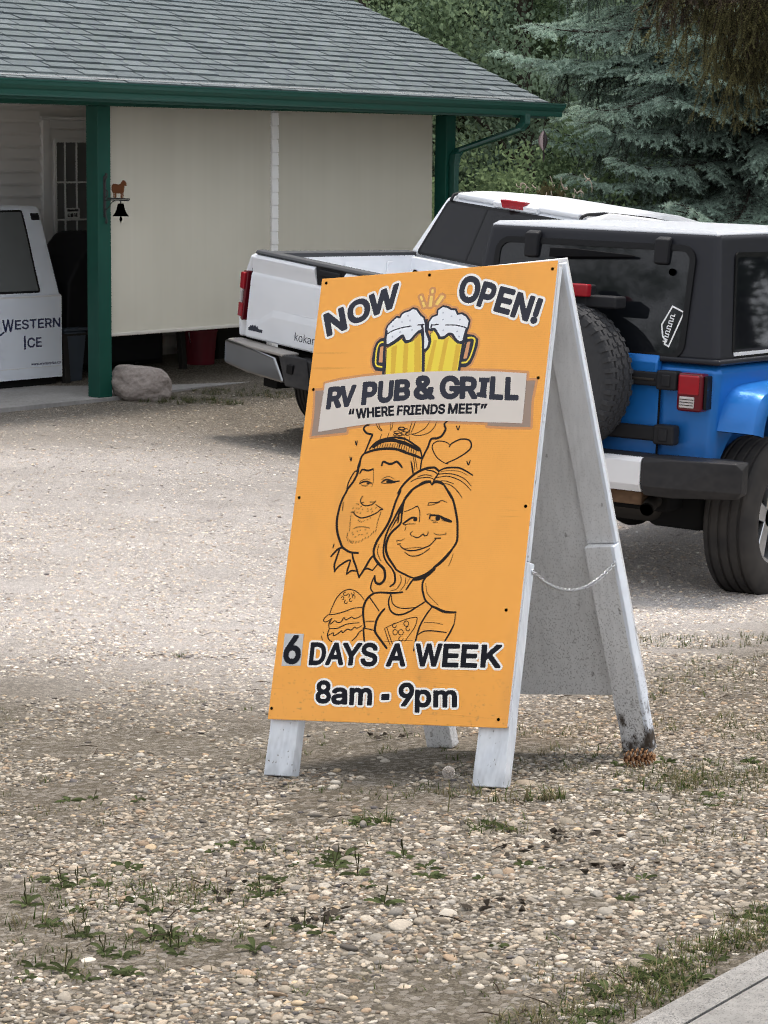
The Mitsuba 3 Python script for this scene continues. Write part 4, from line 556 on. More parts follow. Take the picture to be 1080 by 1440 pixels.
# wind ornament hanging from the gutter
OR = thing('hanging_ornament', 'dark leaf-shaped wind ornament hanging on a string below the gutter end', 'ornament')
mtl('m_ornament', principled((0.03, 0.02, 0.022), 0.3, 0.5)); mtl('m_ornament_pale', principled((0.42, 0.33, 0.33), 0.4, 0.5))
ou = 5.30
put(OR + '__string', ply(tube([(ou, EV - 0.05, 2.46), (ou + 0.01, EV - 0.05, 2.38), (ou - 0.005, EV - 0.05, 2.30)], 0.003, 6), 'm_ornament'), MB)
for a, mm_ in ((0, 'm_ornament'), (0.9, 'm_ornament'), (1.9, 'm_ornament_pale')):
    put(OR + '__blade', ply(tf(tube([(0.028 * math.sin(t * 3.1), 0, 2.31 - 0.20 * t) for t in np.linspace(0, 1, 12)], [0.004 + 0.023 * math.sin(math.pi * t) for t in np.linspace(0, 1, 12)], 6), shift(ou, EV - 0.05, 0) @ rotz(math.degrees(a))), mm_, True), MB)
put(OR + '__tail', ply(tube([(ou, EV - 0.05, 2.115), (ou + 0.015, EV - 0.05, 2.06), (ou, EV - 0.05, 2.0)], [0.004, 0.011, 0.004], 6), 'm_ornament', True), MB)
# boulder by the post
b = trimesh.creation.icosphere(subdivisions=5)
v = b.vertices.copy(); v = np.sign(v) * np.abs(v) ** 0.72
v *= 1 + 0.30 * (meshkit.fbm(v * 1.3 + 5, 3, 8)[:, None] - 0.5) + 0.07 * (meshkit.fbm(v * 5, 4, 9)[:, None] - 0.5)
v[:, 2] = np.minimum(v[:, 2], 0.86 + 0.05 * meshkit.noise(v * 4, 3))
v *= [0.25, 0.20, 0.17]; v[:, 2] += 0.03 * (v[:, 0] < 0) * 0 - 0.10 * v[:, 0]
b.vertices = v
mtl('m_boulder', bump(principled(proc(lambda p, n, uv: mix((0.20, 0.165, 0.15), (0.42, 0.375, 0.35), fbm(p.x * 7, p.y * 7, p.z * 7, 4)) * (0.6 + 0.7 * fbm(p.x * 55, p.y * 55, p.z * 55, 3))), 0.9, 0.2), lambda p, n, uv: 0.03 * fbm(p.x * 11, p.y * 11, p.z * 11, 4) + 0.004 * fbm(p.x * 90, p.y * 90, p.z * 90, 2)))
BO = thing('boulder', 'rounded grey-pink boulder beside the left green post', 'rock')
bx, by = -2.09, 19.42
scene[BO] = {**ply(b, 'm_boulder', True), 'to_world': T(mat(euler(22), (bx, by, float(ground(bx, by)) + 0.13)))}
# ---------------------------------------------------------------- vehicles: shared pieces
def paint_dust(c, d=(0.20, 0.18, 0.15), z1=0.55):
    def fn(p, n, uv):
        m = 0.05 + 0.30 * (1 - smoothstep(-0.35, z1 - 0.2, p.z)) * (0.4 + fbm(p.x * 5, p.y * 5, p.z * 3, 4))
        m = m * (0.5 + fbm(p.x * 31, p.y * 31, p.z * 31, 3)) * 0.8
        return mix(c, d, dr.clip(m, 0, 0.6))
    return proc(fn)
mtl('m_tyre', bump(principled((0.032, 0.033, 0.036), 0.85, 0.3), lambda p, n, uv: 0.002 * fbm(p.x * 60, p.y * 60, p.z * 60, 2)))
mtl('m_tyre_dusty', bump(principled(proc(lambda p, n, uv: mix((0.018, 0.018, 0.02), (0.055, 0.05, 0.045), fbm(p.x * 9, p.y * 9, p.z * 9, 3))), 0.9, 0.25), lambda p, n, uv: 0.002 * fbm(p.x * 60, p.y * 60, p.z * 60, 2)))
mtl('m_alloy', principled((0.55, 0.56, 0.58), 0.3, 0.5, 0.9))
mtl('m_chrome', principled((0.27, 0.275, 0.285), 0.17, 0.5, 1.0))
mtl('m_black_plastic', bump(principled(paint_dust((0.012, 0.013, 0.016), (0.12, 0.11, 0.10)), 0.55, 0.15), lambda p, n, uv: 0.0006 * noise(p.x * 420, p.y * 420, p.z * 420)))
mtl('m_hardtop', bump(principled((0.017, 0.018, 0.023), 0.42, 0.22), lambda p, n, uv: 0.0004 * noise(p.x * 500, p.y * 500, p.z * 500)))
mtl('m_gloss_black', principled((0.006, 0.006, 0.007), 0.3, 0.2))
mtl('m_truck_glass', principled((0.006, 0.006, 0.008), 0.03, 0.28))
mtl('m_dark_glass', principled((0.006, 0.007, 0.009), 0.03, 0.42))
mtl('m_blue_paint', principled(paint_dust((0.0014, 0.135, 0.46)), 0.33, 0.3, 0.3, clearcoat=0.45, clearcoat_gloss=0.97))
mtl('m_white_paint', bump(principled(proc(lambda p, n, uv: mix((0.60, 0.62, 0.655), (0.66, 0.68, 0.71), fbm(p.x * 3, p.y * 3, p.z * 3, 3))), 0.35, 0.5, clearcoat=0.8, clearcoat_gloss=0.95), lambda p, n, uv: 0.0002 * fbm(p.x * 20, p.y * 20, p.z * 20, 2)))
mtl('m_red_lens', principled((0.27, 0.008, 0.016), 0.14, 0.4))
mtl('m_dark_red', principled((0.10, 0.006, 0.012), 0.18, 0.4))
mtl('m_clear_lens', principled((0.42, 0.40, 0.40), 0.1, 0.6, clearcoat=1.0))
mtl('m_silver', principled((0.66, 0.67, 0.69), 0.42, 0.5, 0.3))
mtl('m_steel_dark', principled((0.05, 0.045, 0.04), 0.6, 0.5, 0.7))
mtl('m_rust', bump(principled(proc(lambda p, n, uv: mix((0.07, 0.04, 0.025), (0.16, 0.10, 0.06), fbm(p.x * 30, p.y * 30, p.z * 30, 3))), 0.85, 0.2), lambda p, n, uv: 0.002 * fbm(p.x * 90, p.y * 90, p.z * 90, 3)))
mtl('m_under', principled((0.010, 0.010, 0.010), 0.9, 0.1))
mtl('m_decal_dark', principled((0.03, 0.035, 0.05), 0.5, 0.3)); mtl('m_decal_white', principled((0.75, 0.75, 0.76), 0.5, 0.3))
mtl('m_cap_plastic', bump(principled((0.035, 0.037, 0.042), 0.5, 0.4), lambda p, n, uv: 0.0006 * noise(p.x * 300, p.y * 300, p.z * 300)))

def tyre(R, rin, w, lugs=0, grooves=4, seed=0):
    """tyre about the x axis"""
    h = w / 2
    prof = [(rin, -h * 0.80), (rin + 0.02, -h * 0.93), ((R + rin) / 2, -h), (R - 0.045, -h * 0.97), (R - 0.015, -h * 0.88), (R - 0.003, -h * 0.78)]
    g = np.linspace(-0.60, 0.60, grooves)
    for a in g:
        c = a * h; prof += [(R, c - 0.009), (R - 0.011, c - 0.006), (R - 0.011, c + 0.006), (R, c + 0.009)]
    prof += [(R - 0.003, h * 0.78), (R - 0.015, h * 0.88), (R - 0.045, h * 0.97), ((R + rin) / 2, h), (rin + 0.02, h * 0.93), (rin, h * 0.80)]
    ms = [lathe(prof, 72, 'x')]
    if lugs:
        for k in range(lugs):
            th = 2 * math.pi * k / lugs
            for s in (-1, 1):
                m = hull([(s * h * a, R * 1.0 * math.cos(b) * q, R * math.sin(b) * q) for a, q in ((0.46, 1.014), (0.97, 0.985), (1.02, 0.90), (0.46, 0.97)) for b in (-0.42 * math.pi / lugs, 0.42 * math.pi / lugs)], 0)
                ms.append(tf(m, mat(euler(0, 0, math.degrees(th + (0.5 * math.pi / lugs if s > 0 else 0))))))
            for c in (-0.22, 0.22):
                m = hull([(h * (c + d), R * q * math.cos(b), R * q * math.sin(b)) for d in (-0.13, 0.13) for q in (0.97, 1.014) for b in (-0.32 * math.pi / lugs, 0.35 * math.pi / lugs)], 0)
                ms.append(tf(m, mat(euler(0, 0, math.degrees(th + c * 0.3)))))
    return cat(ms)
def rim(r, w, spokes=5):
    """alloy wheel about the x axis, face towards +x"""
    ms = [lathe([(r, -w * 0.45), (r + 0.008, -w * 0.42), (r - 0.02, -w * 0.3), (r - 0.025, w * 0.25), (r + 0.008, w * 0.42), (r + 0.006, w * 0.46), (r - 0.018, w * 0.44), (r - 0.03, w * 0.2), (r - 0.03, -w * 0.4)], 48, 'x'),
          lathe([(0.0, w * 0.34), (0.045, w * 0.33), (0.06, w * 0.27), (0.075, w * 0.1), (0, w * 0.05)], 24, 'x')]
    for k in range(spokes):
        m = hull([(w * a, b, c) for a, b, c in ((0.30, -0.035, 0.03), (0.30, 0.035, 0.03), (0.18, -0.03, 0.03), (0.18, 0.03, 0.03), (0.40, -0.05, r - 0.02), (0.40, 0.05, r - 0.02), (0.24, -0.05, r - 0.02), (0.24, 0.05, r - 0.02))], 0.006, 8)
        ms.append(tf(m, mat(euler(0, 0, 360.0 * k / spokes))))
    return cat(ms)
def disc(r, x0, x1): return lathe([(0, x0), (r, x0), (r, x1), (0, x1)], 32, 'x')

def wheel(key, M, x, y, z, R, w, rr, lugs=0, grooves=4, right=True, spokes=5, mt='m_tyre_dusty'):
    k = numbered(key + '__wheel')
    Mw = M @ shift(x, y, z) @ (np.eye(4) if right else rotz(180))
    put(k + '__tyre', ply(tyre(R, rr, w, lugs, grooves), mt, 35), Mw)
    put(k + '__rim', ply(rim(rr, w * 0.85, spokes), 'm_alloy', 35), Mw)
    put(k + '__brake_disc', ply(disc(rr * 0.72, -0.03, 0.0), 'm_steel_dark', 30), Mw)
    return k

# ---------------------------------------------------------------- blue off-road wagon with black hardtop
MJ = mat(euler(-33), (1.2945, 11.878, -0.6195)) @ shift(0, -0.5, 1.2) @ mat(euler(0, 0.8, -1.5)) @ shift(0, 0.5, -1.2)
J = thing('off_road_vehicle', 'blue off-road vehicle with black hardtop, spare wheel and white window sticker', 'car')
def jp(name, mesh, m, smooth=30): return put(J + '__' + name, ply(mesh, m, smooth), MJ)
AX, RJ = -0.015, 0.405
# tub with wheel openings
tub = m3.Manifold(m3.Mesh(*(lambda q: (np.asarray(q.vertices, np.float32), np.asarray(q.faces, np.uint32)))(hull([(sx * x, y, z) for sx in (-1, 1) for x, y, z in ((0.735, -0.53, 1.19), (0.715, -0.515, 0.60), (0.74, 2.1, 1.16), (0.72, 2.1, 0.52))], 0.045, 16))))
def arch(y, r, x0, x1, zc): 
    c = m3.Manifold.cylinder(x1 - x0, r, r, 40).rotate([0, 90, 0]).translate([x0, y, zc]); return c
tub = tub - arch(AX, 0.50, 0.52, 1.2, 0.44) - arch(AX, 0.50, -1.2, -0.52, 0.44)
jp('body', man(tub), 'm_blue_paint', 35)
jp('hood', cat([hull([(sx * x, y, z) for sx in (-1, 1) for x, y, z in ((0.70, 2.1, 1.12), (0.72, 2.1, 0.70), (0.56, 3.35, 1.02), (0.58, 3.35, 0.62))], 0.05, 12)]), 'm_blue_paint', 35)
jp('grille', hull([(sx * x, y, z) for sx in (-1, 1) for x, y, z in ((0.60, 3.35, 1.04), (0.60, 3.35, 0.60), (0.58, 3.42, 1.02), (0.58, 3.42, 0.62))], 0.02, 8), 'm_black_plastic')
for s in (-1, 1): jp('headlight', tf(lathe([(0, 0.02), (0.08, 0.01), (0.09, -0.02), (0, -0.02)], 24, 'y'), shift(s * 0.42, 3.43, 0.86)), 'm_clear_lens')
jp('front_bumper', rbox(-0.85, 0.85, 3.45, 3.62, 0.50, 0.68, 0.03), 'm_black_plastic')
# hardtop: rear wall and sides lean inwards
HT = [(0.7315, -0.540, 1.195), (0.7315, 0.75, 1.195), (0.655, -0.435, 1.825), (0.655, 0.75, 1.84)]
jp('hardtop', hull([(sx * x, y, z) for sx in (-1, 1) for x, y, z in HT], 0.035, 16), 'm_hardtop', 40)
jp('roof_panel', hull([(sx * x, y, z) for sx in (-1, 1) for x, y, z in ((0.655, 0.76, 1.84), (0.64, 1.75, 1.83), (0.655, 0.76, 1.76), (0.64, 1.75, 1.76))], 0.025, 12), 'm_hardtop', 40)
jp('hardtop_lip', hull([(sx * x, y, z) for sx in (-1, 1) for x, y, z in ((0.750, -0.557, 1.192), (0.750, -0.557, 1.220), (0.750, 0.75, 1.192), (0.750, 0.75, 1.220))], 0.01, 8), 'm_hardtop', 40)
def ht_y(z): return -0.545 + (z - 1.165) / 0.66 * 0.11
def rear(poly, off, th):      # a plate on the hardtop's rear wall: polygon in (x, z)
    m = prism(poly, th, 'y', 0.0); v = m.vertices
    v[:, 1] = ht_y(v[:, 2]) - off - th + v[:, 1]
    m.vertices = v; return m
def rounded(x0, x1, z0, z1, r): return Polygon([(x0 + r, z0 + r), (x1 - r, z0 + r), (x1 - r, z1 - r), (x0 + r, z1 - r)]).buffer(r, quad_segs=6)
gl = rounded(-0.575, 0.535, 1.215, 1.752, 0.07)
jp('rear_window_seal', rear(gl.buffer(0.012).difference(gl.buffer(-0.018)), 0.0, 0.016), 'm_gloss_black')
REARW = jp('rear_window', rear(gl.buffer(-0.014), 0.0, 0.009), 'm_dark_glass')
for x0, x1 in ((-0.408, -0.332), (0.328, 0.405)):
    jp('window_hinge', hull([(x + dx, ht_y(z) - d, z) for x, dx in ((x0, 0.0), (x1, 0.0)) for z, d in ((1.790, 0.05), (1.800, 0.0), (1.665, 0.035), (1.665, 0.0))], 0.012, 10), 'm_black_plastic', 40)
jp('wiper', cat([hull([(x, ht_y(z) - d, z) for x, z, d in ((-0.245, 1.672, 0.06), (-0.245, 1.718, 0.06), (-0.12, 1.672, 0.03), (-0.12, 1.720, 0.03), (-0.245, 1.672, 0.02), (-0.12, 1.720, 0.06), (0.23, 1.690, 0.045), (0.23, 1.702, 0.045), (0.22, 1.697, 0.026))], 0.004, 8)]), 'm_wiper', 40)
mtl('m_wiper', principled((0.004, 0.004, 0.005), 0.6, 0.1))
jp('window_knob', tf(lathe([(0, 0.022), (0.014, 0.018), (0.018, 0.0), (0, 0)], 14, 'y'), shift(0.432, ht_y(1.63) - 0.02, 1.63)), 'm_gloss_black')
jp('roof_cap', hull([(sx * x, y, z) for sx in (-1, 1) for x, y, z in ((0.640, -0.422, 1.806), (0.62, -0.405, 1.829), (0.640, 1.70, 1.828), (0.62, 1.70, 1.847), (0.640, 0.3, 1.828), (0.62, 0.3, 1.847))], 0.010, 10), 'm_roof_white', 40)
mtl('m_roof_white', principled((0.40, 0.42, 0.45), 0.35, 0.5))
# sticker on the rear glass: outline and upright lettering
STK = [(0.452, 1.468), (0.524, 1.440), (0.462, 1.262), (0.432, 1.276), (0.436, 1.296), (0.418, 1.312), (0.404, 1.371)]
so = Polygon(STK)
sk = jp('window_sticker', rear(so.difference(so.buffer(-0.0075)), 0.0093, 0.0008), 'm_decal_white', False)
tick = []
for k in range(11):
    t = k / 10; cx, cz = 0.437 + 0.026 * t, 1.292 + 0.128 * t
    tick.append(Polygon([(cx - 0.013, cz - 0.003), (cx + 0.010, cz - 0.008), (cx + 0.011, cz - 0.003), (cx - 0.012, cz + 0.002)]))
    if k % 2: tick.append(Polygon([(cx - 0.013, cz - 0.003), (cx - 0.0095, cz - 0.004), (cx - 0.009, cz + 0.010), (cx - 0.0125, cz + 0.010)]))
    else: tick.append(Polygon([(cx + 0.007, cz - 0.007), (cx + 0.0105, cz - 0.008), (cx + 0.0115, cz + 0.006), (cx + 0.008, cz + 0.007)]))
put(sk + '__lettering', ply(rear(U(tick), 0.0093, 0.0012), 'm_decal_white'), MJ)
# tailgate
tg = rounded(-0.60, 0.425, 0.665, 1.125, 0.03)
TG = jp('tailgate', prism(tg, 0.02, 'y', -0.548), 'm_blue_paint', 30)
put(TG + '__top_rail', ply(hull([(x, y, z) for x in (-0.60, 0.425) for y, z in ((-0.578, 1.115), (-0.52, 1.222), (-0.582, 1.195), (-0.568, 1.222), (-0.52, 1.10))], 0.012, 10), 'm_blue_paint', 40), MJ)
for z0, z1 in ((1.058, 1.152), (0.787, 0.885)):
    put(TG + '__hinge', ply(cat([rbox(0.10, 0.46, -0.592, -0.55, z0 + 0.012, z1 - 0.012, 0.012), rbox(0.435, 0.546, -0.612, -0.535, z0, z1, 0.012), rbox(0.468, 0.515, -0.622, -0.60, z0 + 0.018, z1 - 0.018, 0.006)]), 'm_black_plastic', 40), MJ)
put(TG + '__hinge_rib', ply(rbox(0.14, 0.42, -0.60, -0.59, 1.098, 1.110, 0.003), 'm_steel_dark', 40), MJ)
put(TG + '__seam', ply(cat([rbox(0.4275, 0.4335, -0.5495, -0.540, 0.64, 1.15, 0.001, 6), rbox(-0.6085, -0.6025, -0.5495, -0.540, 0.64, 1.15, 0.001, 6)]), 'm_under', 30), MJ)
# tail lamps
for s in (-1, 1):
    L = put(J + '__tail_light', ply(rbox(min(s * 0.548, s * 0.682), max(s * 0.548, s * 0.682), -0.605, -0.50, 0.962, 1.150, 0.016), 'm_dark_red', 40), MJ)
    a, b = sorted((s * 0.560, s * 0.668))
    put(L + '__lens', ply(rbox(a, b, -0.616, -0.60, 1.045, 1.140, 0.008), 'm_red_lens', 40), MJ)
    put(L + '__reversing_lamp', ply(rbox(a + 0.008, b - 0.022, -0.615, -0.60, 0.980, 1.036, 0.005), 'm_clear_lens', 40), MJ)
    put(L + '__lens_rib', ply(cat([rbox(a + 0.008, b - 0.022, -0.618, -0.613, z, z + 0.004, 0.001, 6) for z in (0.992, 1.006, 1.020)]), 'm_steel_dark'), MJ)
    a, b = sorted((s * 0.682, s * 0.700)); put(L + '__bezel', ply(rbox(a, b, -0.585, -0.50, 0.975, 1.140, 0.006), 'm_gloss_black', 40), MJ)
# rear bumper
B = jp('rear_bumper', cat([hull([(x, y, z) for x in (-0.45, 0.45) for y, z in ((-0.715, 0.735), (-0.735, 0.715), (-0.735, 0.60), (-0.70, 0.555), (-0.55, 0.555), (-0.55, 0.735))], 0.006, 8)] +
     [hull([(s * x, y, z) for x, y, z in ((0.45, -0.745, 0.735), (0.45, -0.755, 0.715), (0.45, -0.755, 0.59), (0.45, -0.72, 0.545), (0.60, -0.745, 0.735), (0.60, -0.755, 0.59), (0.60, -0.72, 0.545), (0.455, -0.55, 0.735), (0.455, -0.55, 0.545), (0.90, -0.62, 0.735), (0.925, -0.60, 0.71), (0.925, -0.60, 0.585), (0.90, -0.58, 0.555), (0.91, -0.50, 0.735), (0.91, -0.50, 0.575), (0.80, -0.46, 0.735), (0.80, -0.46, 0.575))], 0.010, 8) for s in (-1, 1)]), 'm_black_plastic', 25)
put(B + '__silver_insert', ply(hull([(x, y, z) for x in (-0.448, 0.448) for y, z in ((-0.742, 0.732), (-0.752, 0.715), (-0.752, 0.595), (-0.735, 0.562), (-0.70, 0.562), (-0.70, 0.732))], 0.005, 8), 'm_silver', 25), MJ)
# spare wheel, its bracket and the high brake light
sp = numbered(J + '__spare_wheel')
Ms = MJ @ shift(-0.065, -0.735, 1.085) @ rotz(-90)
put(sp + '__tyre', ply(tyre(0.388, 0.225, 0.25, 44, 3), 'm_tyre', 30), Ms)
put(sp + '__rim', ply(rim(0.225, 0.20, 5), 'm_alloy', 35), Ms)
put(sp + '__bracket', ply(cat([rbox(-0.16, 0.03, -0.62, -0.55, 0.95, 1.22, 0.01), rbox(-0.01, 0.05, -0.66, -0.59, 1.15, 1.52, 0.01)]), 'm_black_plastic', 30), MJ)
hb = jp('high_brake_light', rbox(-0.03, 0.105, -0.75, -0.70, 1.493, 1.555, 0.008), 'm_red_lens', 40)
jp('brake_light_arm', cat([rbox(0.00, 0.24, -0.70, -0.58, 1.44, 1.50, 0.012), rbox(-0.02, 0.08, -0.705, -0.60, 1.40, 1.55, 0.01)]), 'm_black_plastic', 40)
# flares
def flare(s, yc, m):
    path = [(-0.475, 0.87), (-0.455, 0.95), (-0.405, 1.035), (-0.31, 1.08), (-0.08, 1.092), (0.14, 1.085), (0.27, 1.01), (0.40, 0.86), (0.50, 0.66)]
    prof = [(0.70, 0.0), (0.86, -0.004), (0.905, -0.020), (0.925, -0.055), (0.925, -0.105), (0.905, -0.105), (0.90, -0.05), (0.86, -0.035), (0.70, -0.035)]
    q = spline(path, 5); t = np.gradient(q, axis=0); t /= np.linalg.norm(t, axis=1, keepdims=True); nn = np.stack([-t[:, 1], t[:, 0]], 1)
    V, F, k = [], [], len(prof)
    for i in range(len(q)):
        for x, d in prof: V.append((s * x, yc + q[i, 0] + nn[i, 0] * d, q[i, 1] + nn[i, 1] * d))
    for i in range(len(q) - 1):
        for j in range(k): a, b, c, e = i * k + j, i * k + (j + 1) % k, (i + 1) * k + (j + 1) % k, (i + 1) * k + j; F += [(a, b, c), (a, c, e)]
    g = trimesh.Trimesh(V, F, process=False)
    for e, r in ((0, 1), (len(q) - 1, 0)):
        pv, pf = trimesh.creation.triangulate_polygon(Polygon(prof), engine='earcut')
        if len(pv) == k: g = trimesh.util.concatenate([g, trimesh.Trimesh([V[e * k + i] for i in range(k)], pf[:, ::-1] if r else pf, process=False)])
    trimesh.repair.fix_normals(g)
    jp('wheel_flare', g, m, 40)
for s in (-1, 1): flare(s, AX, 'm_blue_paint'); flare(s, AX + 2.95, 'm_blue_paint')
for s in (-1, 1):
    for y in (AX, AX + 2.95): wheel(J, MJ, s * 0.755, y, RJ, RJ, 0.26, 0.232, 0, 4, s > 0)
# sides: rear quarter glass, doors, windscreen
def side_x(z): return 0.735 - (z - 1.165) / 0.66 * 0.08
for s in (-1, 1):
    def sidep(poly, off, th):
        m = prism(poly, th, 'x'); v = m.vertices; v[:, 0] = s * (side_x(v[:, 2]) + off + v[:, 0]); m.vertices = v
        if s < 0: m.invert()
        return m
    q = Polygon([(-0.375, 1.235), (0.60, 1.235), (0.60, 1.725), (-0.265, 1.725)]).buffer(-0.03).buffer(0.03)
    jp('side_window_trim', sidep(q.buffer(0.012).difference(q.buffer(-0.012)), 0.0, 0.007), 'm_gloss_black')
    jp('side_window', sidep(q.buffer(-0.006), 0.0, 0.004), 'm_dark_glass')
    jp('side_window_sill', sidep(Polygon([(-0.37, 1.232), (0.60, 1.232), (0.60, 1.246), (-0.375, 1.250)]), 0.0072, 0.003), 'm_silver')
    for y0, y1 in ((0.80, 1.42), (1.44, 2.06)):
        D = jp('door', prism([(y0, 0.62), (y1, 0.62), (y1, 1.15), (y0, 1.15)], 0.012, 'x', 0.735 if s > 0 else -0.747), 'm_blue_paint')
        put(D + '__window', ply(prism([(y0 + 0.05, 1.18), (y1 - 0.02, 1.18), (y1 - 0.10, 1.74), (y0 + 0.05, 1.75)], 0.012, 'x', 0.70 if s > 0 else -0.712), 'm_dark_glass'), MJ)
        put(D + '__handle', ply(rbox(*sorted((s * 0.748, s * 0.775)), y0 + 0.06, y0 + 0.18, 1.02, 1.06, 0.01), 'm_black_plastic'), MJ)
    jp('mirror', rbox(*sorted((s * 0.80, s * 1.0)), 2.0, 2.1, 1.17, 1.32, 0.03), 'm_black_plastic')
jp('windscreen', hull([(sx * x, y, z) for sx in (-1, 1) for x, y, z in ((0.66, 2.16, 1.14), (0.62, 1.80, 1.80), (0.66, 2.14, 1.14), (0.62, 1.78, 1.80))], 0), 'm_dark_glass', False)
jp('windscreen_frame', cat([hull([(s * x, y, z) for x in (0.64, 0.70) for y, z in ((2.17, 1.14), (2.12, 1.14), (1.80, 1.81), (1.75, 1.81))], 0.01, 8) for s in (-1, 1)]), 'm_blue_paint')
# underbody
jp('exhaust_pipe', cat([tube([(0.47, -0.70, 0.475), (0.44, -0.58, 0.495), (0.40, -0.35, 0.50), (0.38, 0.0, 0.52)], 0.034, 18, False), tube([(0.47, -0.70, 0.475), (0.44, -0.58, 0.495), (0.40, -0.35, 0.50)], 0.027, 18, False)]), 'm_steel_dark', 40)
jp('muffler', rbox(-0.30, 0.40, -0.42, -0.20, 0.36, 0.56, 0.08), 'm_steel_dark', 40)
jp('tow_receiver', cat([rbox(0.10, 0.42, -0.66, -0.56, 0.485, 0.56, 0.008), rbox(-0.05, 0.05, -0.74, -0.5, 0.47, 0.54, 0.006)]), 'm_rust', 30)
jp('chassis', cat([rbox(-0.50, 0.50, -0.52, 3.3, 0.44, 0.62, 0.02), rbox(-0.72, 0.72, 0.4, 2.2, 0.46, 0.56, 0.02), rbox(0.30, 0.62, -0.36, 0.10, 0.34, 0.60, 0.04), tube([(-0.62, AX, RJ), (0.62, AX, RJ)], 0.05, 12), tube([(-0.62, AX + 2.95, RJ), (0.62, AX + 2.95, RJ)], 0.05, 12), trimesh.creation.icosphere(subdivisions=2, radius=0.13).apply_translation((0.05, AX, RJ)),
     rbox(-0.56, -0.5, AX - 0.06, AX + 0.06, 0.4, 0.7, 0.02), rbox(0.5, 0.56, AX - 0.06, AX + 0.06, 0.4, 0.7, 0.02)]), 'm_under', 30)
# ---------------------------------------------------------------- white pickup truck
mtl('m_decal_k', principled((0.02, 0.022, 0.03), 0.5, 0.2))
MT = mat(euler(-42.5, 6.0, -0.6), (0.20, 17.85, -0.76))
K = thing('pickup_truck', 'white pickup truck with lowered-chrome rear bumper parked behind the orange sign', 'truck')
labels[K]['label'] = 'white pickup truck with black bed rails and chrome rear bumper behind the orange sign'
def kp(name, mesh, m, smooth=30): return put(K + '__' + name, ply(mesh, m, smooth), MT)
RT = 0.40
# bed: outer and inner side walls, floor, front wall
for s in (-1, 1):
    side = mf(hull([(s * x, y, z) for x, y, z in ((0.875, -1.045, 1.425), (0.965, -1.07, 1.20), (0.965, -1.075, 0.95), (0.945, -1.07, 0.79), (0.895, 0.76, 1.40), (0.985, 0.76, 1.15), (0.975, 0.76, 0.62), (0.83, -1.0, 1.425), (0.83, 0.76, 1.40), (0.83, -1.0, 0.79), (0.83, 0.76, 0.62))], 0.02, 12))
    side = side - arch(0, 0.50, *sorted((s * 0.5, s * 1.3)), RT)
    kp('bed_side', man(side), 'm_white_paint', 35)
    kp('bed_rail_cap', hull([(s * x, y, z) for x in (0.80, 0.905) for y, z in ((-1.0, 1.452), (-1.0, 1.42), (0.76, 1.425), (0.76, 1.392))], 0.012, 10), 'm_cap_plastic', 40)
    kp('bed_inner_panel', cat([rbox(*sorted((s * 0.80, s * 0.815)), -1.0, 0.74, 0.88, 1.41, 0.004)] + [rbox(*sorted((s * 0.785, s * 0.80)), y, y + 0.07, 0.9, 1.36, 0.006) for y in (-0.6, -0.1, 0.4)]), 'm_white_paint')
kp('bed_floor', rbox(-0.82, 0.82, -1.03, 0.75, 0.80, 0.87, 0.01), 'm_white_paint')
FW = kp('bed_front_wall', cat([rbox(-0.82, 0.82, 0.70, 0.75, 0.80, 1.395, 0.015), rbox(-0.60, -0.22, 0.693, 0.71, 1.27, 1.29, 0.004), rbox(0.22, 0.60, 0.693, 0.71, 1.27, 1.29, 0.004)]), 'm_white_paint', 40)
put(FW + '__tie_down', ply(cat([tf(lathe([(0, 0.012), (0.02, 0.01), (0.026, 0), (0, 0)], 14, 'y'), shift(s * 0.74, 0.69, 1.27)) for s in (-1, 1)]), 'm_gloss_black'), MT)
# tailgate: a section swept across the truck, with a pressed lower pad
prof = [(-1.015, 0.80), (-1.015, 1.435), (-1.055, 1.447), (-1.092, 1.440), (-1.108, 1.418), (-1.104, 1.392), (-1.088, 1.330), (-1.085, 1.305), (-1.092, 1.292), (-1.098, 1.275), (-1.104, 1.10), (-1.108, 0.98), (-1.106, 0.82), (-1.095, 0.80)]
gate = trimesh.creation.extrude_polygon(Polygon(prof), 1.65, engine='earcut')
v = gate.vertices.copy(); gate.vertices = np.stack([v[:, 2] - 0.825, v[:, 0], v[:, 1]], 1)
# handle recess
gate = man(mf(gate) - mf(hull([(x, y, z) for z, h in ((1.47, 0.165), (1.31, 0.135)) for x in (-h, h) for y in (-1.2, -1.07)], 0)))
TG2 = kp('tailgate', gate, 'm_white_paint', 25)
pad = Polygon([(-0.815, 0.815), (-0.815, 0.885), (-0.70, 0.90), (-0.55, 1.000), (0.55, 1.000), (0.70, 0.90), (0.815, 0.885), (0.815, 0.815)]).buffer(-0.01).buffer(0.01)
pm = prism(pad, 0.012, 'y', -1.1195)
put(TG2 + '__pressed_panel', ply(pm, 'm_white_paint', 25), MT)
